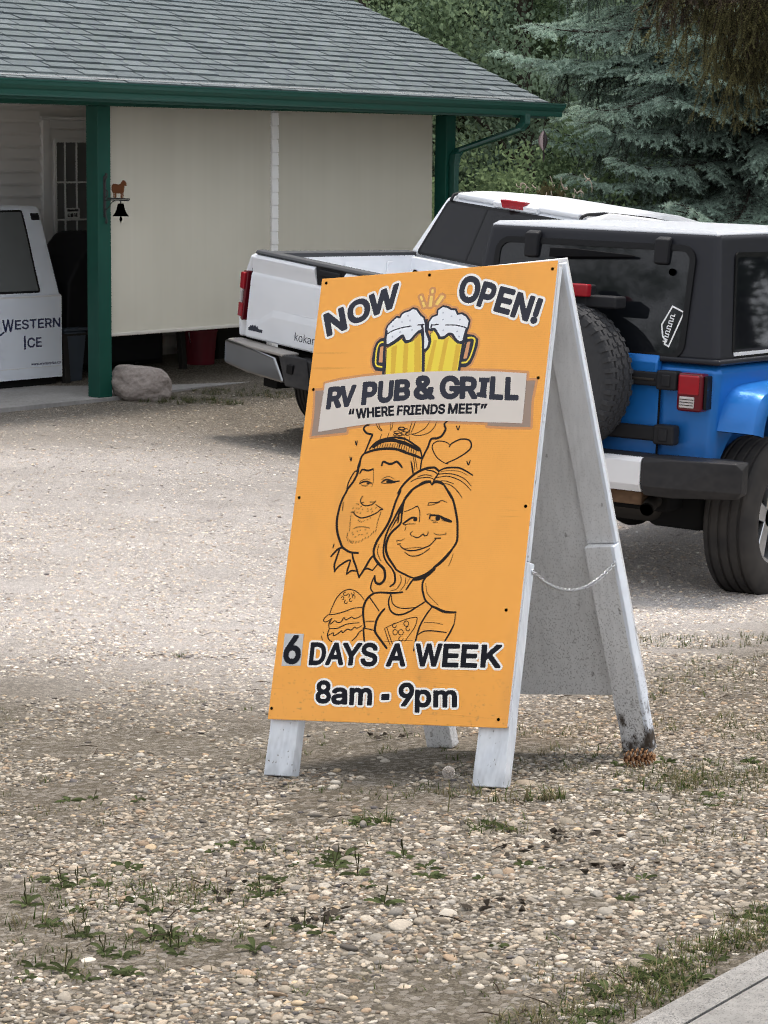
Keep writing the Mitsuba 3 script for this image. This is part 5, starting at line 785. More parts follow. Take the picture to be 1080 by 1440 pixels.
# sloping upper edge of the pressed panel
edge = []
for (x0, z0), (x1, z1) in zip([(-0.815, 0.885), (-0.70, 0.90), (-0.55, 1.0), (0.55, 1.0), (0.70, 0.90)], [(-0.70, 0.90), (-0.55, 1.0), (0.55, 1.0), (0.70, 0.90), (0.815, 0.885)]):
    edge.append(hull([(x, y, z + d) for x, z in ((x0, z0), (x1, z1)) for y, d in ((-1.1195, -0.004), (-1.1075, 0.052), (-1.100, 0.052), (-1.100, -0.004))], 0))
put(TG2 + '__pressed_edge', ply(cat(edge), 'm_white_paint', 25), MT)
put(TG2 + '__top_moulding', ply(hull([(x, y, z) for x in (-0.80, 0.80) for y, z in ((-1.10, 1.447), (-1.09, 1.475), (-1.02, 1.482), (-1.02, 1.447))], 0.008, 10), 'm_cap_plastic', 40), MT)
put(TG2 + '__handle', ply(cat([hull([(x, y, z) for z, h in ((1.452, 0.163), (1.312, 0.133)) for x in (-h, h) for y in (-1.085, -1.068)], 0.004, 8), rbox(-0.11, 0.11, -1.11, -1.08, 1.385, 1.43, 0.01)]), 'm_black_plastic', 40), MT)
wm = letter_at('kokanee', (-0.285, 0.862), (0.035, 0.862), (-0.285, 0.925), False)
put(TG2 + '__lettering', ply(prism(wm, 0.0012, 'y', -1.1208), 'm_decal_dark'), MT)
bd = Polygon([(-0.785, 0.862), (-0.635, 0.862), (-0.635, 0.884), (-0.676, 0.884), (-0.692, 0.906), (-0.702, 0.892), (-0.715, 0.912), (-0.728, 0.894), (-0.742, 0.910), (-0.752, 0.896), (-0.765, 0.902), (-0.775, 0.884), (-0.785, 0.884)])
put(TG2 + '__badge', ply(prism(bd, 0.004, 'y', -1.1235), 'm_decal_dark'), MT)
put(TG2 + '__emblem_groove', ply(cat([rbox(-0.40, 0.40, -1.1085, -1.1055, z, z + 0.004, 0.001, 6) for z in (1.035, 1.055)]), 'm_white_paint'), MT)
put(TG2 + '__seam', ply(cat([rbox(s * 0.832 - 0.003, s * 0.832 + 0.003, -1.082, -1.05, 0.81, 1.43, 0.001, 6) for s in (-1, 1)]), 'm_under', 30), MT)
# tail lamps at the bed corners
for s in (-1, 1):
    L = put(K + '__tail_light', ply(hull([(s * x, y, z) for x, y, z in ((0.868, -1.090, 1.305), (0.885, -1.097, 0.92), (0.968, -1.045, 1.295), (0.982, -1.045, 0.925), (0.962, -0.93, 1.285), (0.968, -0.93, 0.935), (0.86, -1.03, 1.30), (0.87, -1.03, 0.92))], 0.008, 10), 'm_dark_red', 40), MT)
    for z0, z1 in ((1.16, 1.285), (0.945, 1.05)):
        put(L + '__lens', ply(hull([(s * x, y, z) for z in (z0, z1) for x, y in ((0.895, -1.103), (0.962, -1.068), (0.895, -1.08), (0.962, -1.05))], 0.006, 8), 'm_red_lens', 40), MT)
    put(L + '__lens', ply(hull([(s * x, y, z) for z in (1.06, 1.15) for x, y in ((0.918, -1.101), (0.955, -1.073), (0.918, -1.08), (0.955, -1.05))], 0.006, 8), 'm_clear_lens', 40), MT)
mtl('m_step_pad', principled((0.24, 0.225, 0.21), 0.8, 0.3))
# step bumper
B = numbered(K + '__rear_bumper')
for s in (-1, 1):
    put(B + '__chrome_end', ply(hull([(s * x, y, z) for x, y, z in ((0.955, -1.02, 0.765), (0.955, -1.02, 0.575), (0.945, -1.19, 0.765), (0.93, -1.20, 0.585), (0.62, -1.275, 0.765), (0.62, -1.285, 0.57), (0.30, -1.295, 0.74), (0.20, -1.295, 0.56), (0.30, -1.20, 0.74), (0.20, -1.20, 0.56))], 0.02, 12), 'm_chrome', 40), MT)
    put(B + '__step_pad', ply(hull([(s * x, y, z) for x, y, z in ((0.94, -1.04, 0.775), (0.935, -1.185, 0.775), (0.62, -1.268, 0.775), (0.24, -1.285, 0.775), (0.24, -1.10, 0.775), (0.94, -1.04, 0.755), (0.935, -1.185, 0.755), (0.62, -1.268, 0.755), (0.24, -1.285, 0.755), (0.24, -1.10, 0.755))], 0.006, 8), 'm_step_pad', 40), MT)
    put(B + '__socket_plate', ply(cat([hull([(s * x, y, z) for x, y, z in ((0.275, -1.287, 0.765), (0.175, -1.300, 0.545), (0.05, -1.20, 0.765), (-0.02, -1.23, 0.535), (0.275, -1.15, 0.765), (0.18, -1.15, 0.545))], 0.010, 8)]), 'm_black_plastic', 40), MT)
    put(B + '__socket', ply(rbox(*sorted((s * 0.125, s * 0.185)), -1.285, -1.255, 0.64, 0.71, 0.006), 'm_gloss_black', 40), MT)
put(B + '__centre_beam', ply(rbox(-0.2, 0.2, -1.2, -1.05, 0.54, 0.75, 0.02), 'm_black_plastic', 40), MT)
kp('tow_hitch', rbox(-0.55, -0.40, -1.15, -0.9, 0.47, 0.56, 0.01), 'm_under')
# cab
kp('cab_body', hull([(s * x, y, z) for s in (-1, 1) for x, y, z in ((0.90, 0.79, 1.405), (0.985, 0.79, 1.15), (0.975, 0.79, 0.55), (0.90, 2.95, 1.36), (0.985, 2.95, 1.1), (0.97, 2.95, 0.5))], 0.03, 12), 'm_white_paint', 35)
kp('cab_upper', hull([(s * x, y, z) for s in (-1, 1) for x, y, z in ((0.885, 0.78, 1.40), (0.76, 1.00, 1.885), (0.735, 1.03, 1.912), (0.70, 1.30, 1.930), (0.74, 2.85, 1.775), (0.885, 3.4, 1.34), (0.71, 2.0, 1.885))], 0.03, 16), 'm_white_paint', 40)
kp('roof', hull([(s * x, y, z) for s in (-1, 1) for x, y, z in ((0.645, 1.00, 1.920), (0.62, 1.10, 1.950), (0.60, 1.22, 1.964), (0.40, 1.25, 1.976), (0.1, 1.12, 1.966), (0.1, 1.3, 1.981), (0.60, 1.5, 1.957), (0.35, 1.6, 1.968), (0.58, 1.8, 1.937), (0.30, 2.0, 1.936), (0.60, 2.45, 1.862), (0.63, 2.85, 1.79), (0.645, 1.01, 1.89), (0.63, 2.85, 1.75))], 0.025, 16), 'm_white_paint', 40)
for s in (-1, 1):
    kp('roof_ditch', tube([(s * 0.672, 0.972, 1.872), (s * 0.672, 1.0, 1.918), (s * 0.668, 1.06, 1.932), (s * 0.665, 1.28, 1.940), (s * 0.665, 1.9, 1.900), (s * 0.675, 2.8, 1.79)], 0.014, 8), 'm_black_plastic', 40)
    kp('side_rail', hull([(s * x, y, z) for x, y, z in ((0.70, 1.06, 1.915), (0.765, 1.03, 1.87), (0.69, 1.30, 1.950), (0.75, 1.35, 1.905), (0.69, 1.9, 1.905), (0.75, 2.0, 1.86), (0.71, 2.80, 1.80), (0.76, 2.84, 1.75))], 0.012, 10), 'm_white_paint', 40)
    for y0, y1 in ((0.98, 1.75), (1.82, 2.70)):
        m = prism([(y0 + (0.16 if y0 < 1 else 0.0), 1.44), (y1, 1.43), (y1 - (0.32 if y1 > 2 else 0.0), 1.78 if y1 > 2 else 1.82), (y0 + 0.10, 1.84 if y1 < 2 else 1.82)], 0.01, 'x'); v = m.vertices
        v[:, 0] = s * (0.885 - (v[:, 2] - 1.40) * 0.253 + 0.004 + v[:, 0]); m.vertices = v
        if s < 0: m.invert()
        D = kp('door', prism([(y0, 0.62), (y1 + 0.04, 0.62), (y1 + 0.04, 1.35), (y0, 1.35)], 0.008, 'x', 0.983 if s > 0 else -0.991), 'm_white_paint')
        put(D + '__window', ply(m, 'm_truck_glass'), MT)
        put(D + '__handle', ply(rbox(*sorted((s * 0.99, s * 1.02)), y0 + 0.05, y0 + 0.24, 1.16, 1.20, 0.01), 'm_white_paint'), MT)
    kp('mirror', rbox(*sorted((s * 1.02, s * 1.22)), 2.45, 2.56, 1.30, 1.55, 0.04), 'm_black_plastic')
def cab_y(z): return 0.783 + (z - 1.444) / 0.435 * 0.22 - 0.003
def back(poly, off, th):
    m = prism(poly, th, 'y'); v = m.vertices; v[:, 1] = cab_y(v[:, 2]) - off - th + v[:, 1]; m.vertices = v; return m
rw = Polygon([(-0.80, 1.425), (0.80, 1.425), (0.705, 1.862), (-0.705, 1.862)]).buffer(-0.03).buffer(0.03)
W = kp('rear_window', back(rw, -0.002, 0.008), 'm_truck_glass', 25)
put(W + '__seal', ply(back(rw.buffer(0.01).difference(rw.buffer(-0.012)), -0.002, 0.010), 'm_gloss_black'), MT)
put(W + '__divider', ply(back(U([shapely.box(x - 0.008, 1.44, x + 0.008, 1.85) for x in (-0.28, 0.28)]), -0.002, 0.0115), 'm_gloss_black'), MT)
H = kp('brake_light_housing', hull([(x, y, z) for x in (-0.235, 0.235) for y, z in ((0.985, 1.880), (0.975, 1.925), (1.06, 1.940), (1.06, 1.88))], 0.010, 10), 'm_white_paint', 40)
put(H + '__lens', ply(hull([(x, y, z) for z, h, y in ((1.955, 0.108, 0.918), (1.890, 0.088, 0.925)) for x in (-h, h) for y in (y, y + 0.06)], 0.006, 8), 'm_red_lens', 40), MT)
# front half, wheels, underbody
hood = mf(hull([(s * x, y, z) for s in (-1, 1) for x, y, z in ((0.93, 3.0, 1.32), (0.98, 2.95, 0.62), (0.90, 4.25, 1.20), (0.95, 4.25, 0.62))], 0.05, 12))
for s in (-1, 1): hood = hood - arch(3.6, 0.48, *sorted((s * 0.55, s * 1.3)), RT)
kp('hood', man(hood), 'm_white_paint', 35)
kp('windscreen', hull([(s * x, y, z) for s in (-1, 1) for x, y, z in ((0.80, 3.42, 1.36), (0.68, 2.90, 1.765), (0.80, 3.39, 1.36), (0.68, 2.88, 1.765))], 0), 'm_truck_glass', False)
kp('grille', rbox(-0.75, 0.75, 4.22, 4.30, 0.75, 1.12, 0.02), 'm_chrome'); kp('front_bumper', rbox(-0.96, 0.96, 4.2, 4.40, 0.48, 0.74, 0.04), 'm_chrome')
for s in (-1, 1): kp('headlight', rbox(*sorted((s * 0.72, s * 0.94)), 4.15, 4.27, 0.85, 1.12, 0.02), 'm_clear_lens')
for s in (-1, 1):
    for y in (0.0, 3.6): wheel(K, MT, s * 0.845, y, RT + 0.01, RT, 0.27, 0.235, 0, 5, s > 0, 6)
kp('chassis', cat([rbox(-0.55, 0.55, -1.0, 4.1, 0.50, 0.76, 0.02), rbox(-0.80, 0.80, 0.9, 2.9, 0.48, 0.62, 0.02), tube([(-0.7, 0, RT), (0.7, 0, RT)], 0.06, 12), tube([(-0.7, 3.6, RT), (0.7, 3.6, RT)], 0.05, 12)]), 'm_under', 30)
# ---------------------------------------------------------------- the A-frame sign
SQ = dict(yaw=-0.5252428811071912, lean=0.3121753260987371, roll=-0.10542157726246944, pos=np.array([0.13244172917476507, 6.130314342859351, 1.2728230758291184]),
          W=0.7237417574216669, spread=0.20498875480617276, ef=0.14955790421660756, eb=0.17985875500726767, shear=-0.043071499263915396, byaw=-0.018265803321525085, broll=-0.0231583399033522)
SW, SH = SQ['W'], 1.22
RF = euler(math.degrees(SQ['yaw']), math.degrees(SQ['roll']))
RB = euler(math.degrees(SQ['yaw'] + SQ['byaw']), math.degrees(SQ['roll'] + SQ['broll']))
def front_map(p):      # (across, depth behind the face, down from the top edge) -> world
    u, d, s = np.asarray(p, float).T
    a = SQ['lean']; u = u + SQ['shear'] * s
    return np.stack([u, -s * np.sin(a) + d * np.cos(a), -s * np.cos(a) - d * np.sin(a)], -1) @ RF.T + SQ['pos']
def back_map(p):
    u, d, s = np.asarray(p, float).T
    a = SQ['spread']
    return np.stack([u, s * np.sin(a) - d * np.cos(a), -s * np.cos(a) - d * np.sin(a)], -1) @ RB.T + RF @ [0, 0.075, 0] + SQ['pos']

_fs = front_map(np.array([[0, 0, 0], [0, 0, 1.0]])); F_S = (_fs[1] - _fs[0]); F_S /= np.linalg.norm(F_S)
_fu = front_map(np.array([[0, 0, 0], [1.0, 0, 0]])); F_U = (_fu[1] - _fu[0])
def flutes(p, n, uv):
    s = p.x * float(F_S[0]) + p.y * float(F_S[1]) + p.z * float(F_S[2])
    wob = fbm(p.x * 5, p.z * 5, 0.2, 2)
    return 0.00022 * dr.sin(s * 2 * math.pi / 0.0052) * (0.25 + 0.9 * smoothstep(0.42, 0.62, wob)) + 0.0035 * fbm(p.x * 3.1, p.z * 2.7, p.y * 3, 2)
def orange(p, n, uv):
    s = p.x * float(F_S[0]) + p.y * float(F_S[1]) + p.z * float(F_S[2])
    c = mix((0.87, 0.378, 0.070), (0.92, 0.422, 0.090), fbm(p.x * 4, p.z * 4, 1.1, 3))
    line = smoothstep(0.75, 1.0, dr.sin(s * 2 * math.pi / 0.0052)) * smoothstep(0.45, 0.65, fbm(p.x * 4.3, p.z * 3.1, 2.2, 3)) * 0.13
    sd = s - float(SQ['pos'] @ F_S)
    scr = smoothstep(0.80, 0.9, noise(p.x * 6, s * 190, 3.3)) * smoothstep(0.5, 0.62, fbm(p.x * 7, p.z * 6, 5.2, 2)) * 0.16
    dirt = smoothstep(0.98, 1.25, sd - 0.12 * (fbm(p.x * 16, p.z * 16, 0.4, 3) - 0.5)) * (0.05 + 0.35 * smoothstep(0.62, 0.76, fbm(p.x * 120, s * 120, 1.5, 3)))
    dirt = dirt + 0.16 * smoothstep(0.60, 0.85, fbm(p.x * 9, s * 3, 9.1, 4))
    return mix(c * (1 - line - scr), (0.17, 0.12, 0.08), dr.clip(dirt, 0, 0.55))
mtl('m_poster', two(bump(principled(proc(orange), 0.45, 0.22), flutes, 1.0, 5e-4)))
mtl('m_poster_edge', two(principled((0.85, 0.70, 0.45), 0.6)))
def print_ink(name, c, rough=0.4): return mtl(name, two(bump(principled(c, rough, 0.18), flutes, 1.0, 5e-4)))
print_ink('m_ink_dark', (0.030, 0.032, 0.046)); print_ink('m_ink_navy', (0.004, 0.005, 0.010)); print_ink('m_ink_white', (0.86, 0.83, 0.77)); print_ink('m_ink_line', (0.014, 0.008, 0.006))
print_ink('m_ink_tan', (0.62, 0.29, 0.115)); print_ink('m_ink_banner', (0.66, 0.60, 0.54)); print_ink('m_ink_mauve', (0.33, 0.24, 0.19)); print_ink('m_ink_foam', (0.80, 0.82, 0.85))
print_ink('m_ink_beer', (0.84, 0.66, 0.075)); print_ink('m_ink_stripe', (0.72, 0.46, 0.055)); print_ink('m_ink_hole', (0.66, 0.33, 0.17)); print_ink('m_ink_bubble', (0.42, 0.44, 0.50)); print_ink('m_ink_sticker', (0.52, 0.52, 0.51))

def wood_white(p, n, uv):
    g = fbm(p.x * 120, p.y * 120, p.z * 6, 3)
    f = fbm(p.x * 22, p.y * 22, p.z * 9, 4)
    chip = smoothstep(0.70, 0.78, fbm(p.x * 210, p.y * 210, p.z * 60, 4)) * smoothstep(0.45, 0.65, fbm(p.x * 11, p.y * 11, p.z * 5, 2))
    foot = 1 - smoothstep(-0.08, 0.06, p.z + 0.35 * (fbm(p.x * 30, p.y * 30, p.z * 14, 3) - 0.5))
    c = mix((0.56, 0.60, 0.66), (0.72, 0.74, 0.76), f) * (0.82 + 0.3 * g)
    c = c * (1 - chip) + mi.Color3f(0.12, 0.10, 0.085) * chip
    return c * (1 - 0.25 * foot)
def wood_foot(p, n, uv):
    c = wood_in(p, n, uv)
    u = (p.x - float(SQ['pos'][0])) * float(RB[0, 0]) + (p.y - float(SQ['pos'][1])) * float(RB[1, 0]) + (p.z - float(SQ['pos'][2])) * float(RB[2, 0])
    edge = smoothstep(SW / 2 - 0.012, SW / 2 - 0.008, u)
    c = c * (1 - edge) + mi.Color3f(0.66, 0.70, 0.76) * edge  # outer edge painted lighter as if lit, other faces keep a shaded grey
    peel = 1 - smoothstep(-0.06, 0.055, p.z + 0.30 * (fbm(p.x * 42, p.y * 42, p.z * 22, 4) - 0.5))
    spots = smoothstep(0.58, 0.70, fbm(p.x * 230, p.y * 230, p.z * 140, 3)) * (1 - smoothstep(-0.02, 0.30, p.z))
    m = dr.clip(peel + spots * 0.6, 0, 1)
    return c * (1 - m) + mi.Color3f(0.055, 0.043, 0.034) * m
def wood_in(p, n, uv):
    g = fbm(p.x * 90, p.y * 90, p.z * 5, 3)
    f = fbm(p.x * 9, p.y * 9, p.z * 4, 4)
    spk = smoothstep(0.58, 0.68, fbm(p.x * 330, p.y * 330, p.z * 190, 2)) * (1 - 0.8 * smoothstep(0.15, 0.9, p.z))
    knot = smoothstep(0.76, 0.80, fbm(p.x * 34, p.y * 34, p.z * 20, 3))
    c = mix((0.56, 0.562, 0.565), (0.68, 0.682, 0.685), f) * (0.85 + 0.25 * g)
    m = dr.clip(spk * 0.36 + knot * 0.45, 0, 1)
    return c * (1 - m) + mi.Color3f(0.06, 0.05, 0.045) * m
def grain(p, n, uv): return 0.0016 * fbm(p.x * 150, p.y * 150, p.z * 8, 3) + 0.001 * fbm(p.x * 30, p.y * 30, p.z * 30, 3)
mtl('m_white_wood', two(bump(principled(proc(wood_white), 0.6, 0.35), grain, 1.0)))
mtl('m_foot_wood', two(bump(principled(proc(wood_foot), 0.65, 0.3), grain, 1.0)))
mtl('m_inside_wood', two(bump(principled(proc(wood_in), 0.75, 0.25), grain, 1.0)))
mtl('m_screw', principled((0.10, 0.07, 0.045), 0.45, 0.5, 0.6))
mtl('m_brass', principled((0.55, 0.36, 0.10), 0.35, 0.5, 0.9))
mtl('m_zinc', principled((0.62, 0.64, 0.66), 0.3, 0.5, 1.0))

def board(u0, u1, d0, d1, s0, s1, fmap, bev=0.0025, wob=0.0, seed=0):
    m = rbox(u0, u1, d0, d1, s0, s1, bev, 8)
    if wob:
        m = man(m3.Manifold(m3.Mesh(np.asarray(m.vertices, np.float32), np.asarray(m.faces, np.uint32))).refine_to_length(0.03))
        v = m.vertices; m.vertices = v + wob * (np.stack([meshkit.noise(v * [30, 30, 12] + 9 * k + seed, k) for k in range(3)], -1) - 0.5) * [1, 1, 0.4]
    m.vertices = fmap(m.vertices); return m

SIGN = thing('sandwich_board', 'orange two-sided wooden A-frame pub sign with beer mugs and a cartoon couple', 'sign')
# front poster: printed corrugated sheet, gently wavy
def poster_mesh(fmap, e=0.0):
    m = rbox(-SW / 2 + e, SW / 2 - e, 0.0, 0.004, e, SH - e, 0.001, 6)
    m.vertices = fmap(m.vertices); return m
put(SIGN + '__poster', ply(poster_mesh(front_map), 'm_poster', 30)); POST = SIGN + '__poster'
put(SIGN + '__poster', ply(poster_mesh(back_map, 0.006), 'm_poster', 30))
for fmap, s in ((front_map, 1), (back_map, 0)):
    put(SIGN + '__board', ply(board(-SW / 2 + 0.001, SW / 2 - 0.001, 0.0045, 0.015, 0.002, SH - 0.004 if s else SH + 0.024, fmap, 0.001), 'm_inside_wood', 30))
    for e in (-1, 1):
        a, b = (SW / 2 - 0.089, SW / 2 + 0.0005) if e > 0 else (-SW / 2 - 0.0005, -SW / 2 + 0.089)
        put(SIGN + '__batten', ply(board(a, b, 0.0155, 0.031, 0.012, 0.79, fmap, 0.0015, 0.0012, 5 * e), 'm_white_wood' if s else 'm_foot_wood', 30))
        ext = SQ['ef'] if s else SQ['eb']
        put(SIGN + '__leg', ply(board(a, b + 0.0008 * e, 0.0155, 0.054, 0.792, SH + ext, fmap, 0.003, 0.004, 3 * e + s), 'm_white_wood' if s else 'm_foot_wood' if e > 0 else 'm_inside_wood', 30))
labels[SIGN + '__leg_003'] = {'label': 'leg with paint peeled to dark wood at its foot'}
# strap hinge at the top
put(SIGN + '__hinge', ply(cat([board(SW / 2 - 0.05, SW / 2 - 0.02, 0.031, 0.034, 0.02, 0.07, front_map, 0.0005), board(SW / 2 - 0.05, SW / 2 - 0.02, 0.031, 0.034, 0.02, 0.07, back_map, 0.0005)]), 'm_zinc', 30))

def ink(z):
    return lambda v: front_map(np.stack([v[:, 0] / 1000, np.full(len(v), -z), v[:, 1] / 1000], -1))
def flat(name, poly, m, z):
    g = sheet(poly, ink(z)); g.invert() if g.face_normals.mean(0) @ np.array([0, 1, 0]) > 0 else None
    return put(POST + '__' + name, ply(g, m))
pg = {k: [Polygon(p).buffer(0) for p in v] for k, v in SHAPES.items()}
def smoothed(p, r): return p.buffer(r).buffer(-2 * r).buffer(r)

ban = smoothed(pg['banner'][0], 0.6); rib = U(pg['ribbon'])
flat('banner_halo', U([ban, rib]).buffer(7).difference(ban.buffer(-1)), 'm_ink_tan', 0.0004)
for r_ in pg['ribbon']: flat('ribbon', r_.difference(ban.buffer(-1)), 'm_ink_mauve', 0.0007)
# beer mugs
foam = U([smoothed(p, 2) for p in pg['foam']]); beer = U(pg['beer']); hand = U([smoothed(p, 3) for p in pg['handle']]); hole = U([smoothed(p, 1.5) for p in pg['hole']])
dark = U([foam.buffer(5.6), beer.buffer(2), hand]).difference(ban)
spark = U([smoothed(p, 2) for p in pg['spark']])
flat('mug_halo', U([dark.buffer(5.5), spark.buffer(6.5)]).difference(ban), 'm_ink_tan', 0.0005)
flat('mug_outline', dark.difference(hole), 'm_ink_dark', 0.0008)
flat('mug_hole', hole.buffer(0.5), 'm_ink_hole', 0.00095)
flat('beer', beer.difference(ban), 'm_ink_beer', 0.0011)
flat('beer_stripe', U(pg['stripe']).intersection(beer).difference(ban), 'm_ink_stripe', 0.0014)
flat('foam', foam, 'm_ink_foam', 0.0014)
ml = {k: U([LineString(spline(p, 5)).buffer(w / 2) for kk, w, p in MUG_LINES if kk == k]).difference(ban) for k in 'dlb'}
flat('mug_line', ml['d'], 'm_ink_dark', 0.0017); flat('handle_highlight', ml['l'], 'm_ink_beer', 0.0012); flat('bubble', ml['b'], 'm_ink_bubble', 0.0016)
print_ink('m_ink_spark', (0.90, 0.62, 0.16)); flat('spark', spark, 'm_ink_spark', 0.0009)
flat('banner', ban, 'm_ink_banner', 0.0020)
# cartoon couple: every pen stroke
def stroke(w, p):
    q = spline(p, 5)
    n = len(q); rad = w / 2 * (0.55 + 0.45 * np.sin(np.linspace(0.25, math.pi - 0.25, n)) ** 0.6)
    return U([LineString([q[i], q[i + 1]]).buffer((rad[i] + rad[i + 1]) / 2, quad_segs=3) for i in range(n - 1)])
flat('drawing', U([stroke(w * 1.32 + 0.25, p) for w, p in STROKES]).difference(ban), 'm_ink_line', 0.0010)
# lettering
rows = {0: [], 1: [], 2: [], 3: []}
for g, ch, (BL, BR, TL) in LETTERS: rows[g].append(letter_at(ch, BL, BR, TL, ch not in 'WHEREFRIENDSMEET“”' or len(ch) == 1))
flat('sticker', pg['sticker'][0], 'm_ink_sticker', 0.0008)
for g, halo, grow, m, word in ((0, 6.6, 2.6, 'm_ink_dark', ((0, 3), (3, 8))), (1, 0, 2.9, 'm_ink_dark', ((0, 2), (2, 5), (5, 6), (6, 10))), (2, 0, 1.7, 'm_ink_navy', ((0, 2), (2, 3), (3, 5))), (3, 5.6, 1.5, 'm_ink_navy', ((0, 1), (1, 5), (5, 6), (6, 10), (10, 13), (13, 14), (14, 17)))):
    for a, b in word:
        fill = U([p.buffer(grow) for p in rows[g][a:b]])
        if g == 1 and a == 6: fill = U([fill, pg['serif_i'][0]])
        if halo and not (g == 3 and a == 0): flat('lettering_outline', fill.buffer(halo, join_style='mitre', mitre_limit=2).buffer(-0.5).buffer(0.5), 'm_ink_white', 0.0013)
        flat('lettering', fill, m, 0.0025 if g in (1, 2) else 0.0018)
# screws
for i, (x, y) in enumerate(SCREWS):
    c = front_map(np.array([[x / 1000, -0.0008, y / 1000]]))[0]; nrm = front_map(np.array([[x / 1000, -0.01, y / 1000]]))[0] - c
    m = lathe([(0, 0.0022), (0.0025, 0.0018), (0.0044, 0.0), (0.0, -0.001)], 12)
    put(POST + '__screw', ply(tf(m, trimesh.geometry.align_vectors([0, 0, 1], nrm / np.linalg.norm(nrm))), 'm_brass' if i in (2, 3) else 'm_screw', 40), shift(*c))
# chain between the legs
ca, cb = front_map(np.array([[SW / 2 + 0.004, 0.045, 0.813]]))[0], back_map(np.array([[SW / 2 - 0.004, 0.05, 0.838]]))[0]
links = []
tt = np.linspace(0, 1, 400); cc = ca + (cb - ca) * tt[:, None] - np.array([0, 0, 0.062]) * (4 * tt * (1 - tt))[:, None]
arc = np.r_[0, np.cumsum(np.linalg.norm(np.diff(cc, axis=0), axis=1))]
nl = int(arc[-1] / 0.0095)
tor = trimesh.creation.torus(0.0045, 0.0012, major_sections=10, minor_sections=5); tor.vertices *= [1.45, 1, 1]
for k in range(nl):
    i = np.searchsorted(arc, (k + 0.5) / nl * arc[-1]); d = cc[min(i + 3, 399)] - cc[max(i - 3, 0)]; d /= np.linalg.norm(d)
    s = np.cross([0, 0, 1], d); s /= np.linalg.norm(s); t3 = np.cross(d, s); th = (k % 2) * math.pi / 2 + 0.5
    R = np.stack([d, s * math.cos(th) + t3 * math.sin(th), -s * math.sin(th) + t3 * math.cos(th)], 1)
    links.append(tf(tor, mat(R, cc[i])))
put(SIGN + '__chain', ply(cat(links), 'm_zinc', True))
eye = trimesh.creation.torus(0.006, 0.0017, major_sections=14, minor_sections=6)
for c, nm in ((ca, F_U), (cb, F_U)):
    put(SIGN + '__chain_ring', ply(tf(eye, trimesh.geometry.align_vectors([0, 0, 1], nm / np.linalg.norm(nm))), 'm_zinc', True), shift(*c))
# ---------------------------------------------------------------- trees
mtl('m_leaf', {'type': 'principledthin', 'base_color': VC, 'roughness': 0.65, 'diff_trans': 0.7, 'eta': 1.25})
mtl('m_bark', bump(principled(proc(lambda p, n, uv: mix((0.035, 0.028, 0.024), (0.10, 0.085, 0.07), fbm(p.x * 18, p.y * 18, p.z * 4, 4))), 0.95, 0.1), lambda p, n, uv: 0.03 * fbm(p.x * 22, p.y * 22, p.z * 5, 3)))
def needles(tw, rg, per, step, ln, wd, c0, c1, sweep=0.7):
    """bottle-brush needles along the twigs tw = [(points, colour mix)]; returns vertices, faces, colours"""
    Vs, Cs = [], []
    for pts, tint in tw:
        seg = np.linalg.norm(np.diff(pts, axis=0), axis=1); tot = seg.sum(); n = max(3, int(tot / step))
        a = np.r_[0, np.cumsum(seg)] / tot
        t = (np.arange(n) + rg.random(n)) / n
        P = np.stack([np.interp(t, a, pts[:, k]) for k in range(3)], 1)
        D = pts[-1] - pts[0]; D = D / np.linalg.norm(D)
        e1 = np.cross(D, [0.3, 0.5, 0.8]); e1 /= np.linalg.norm(e1); e2 = np.cross(D, e1)
        P = np.repeat(P, per, 0); tt = np.repeat(t, per); m = len(P)
        th = rg.uniform(0, 6.283, m)
        rad = np.cos(th)[:, None] * e1 + np.sin(th)[:, None] * e2
        d = rad + D * sweep * rg.uniform(0.5, 1.4, (m, 1)); d /= np.linalg.norm(d, axis=1, keepdims=True)
        s = np.cross(d, rad + 0.01); s /= np.maximum(np.linalg.norm(s, axis=1, keepdims=True), 1e-6)
        L = ln * rg.uniform(0.7, 1.2, (m, 1)) * (1 - 0.25 * tt[:, None])
        V = np.stack([P - s * wd, P + s * wd, P + d * L], 1)
        k = np.clip(tint + 0.35 * (tt - 0.5) + rg.normal(0, 0.13, m), 0, 1)[:, None]
        C = np.asarray(c0) * (1 - k) + np.asarray(c1) * k
        Vs.append(V.reshape(-1, 3)); Cs.append(np.repeat(C, 3, 0))
    V, C = np.vstack(Vs), np.vstack(Cs)
    return V, np.arange(len(V)).reshape(-1, 3), C

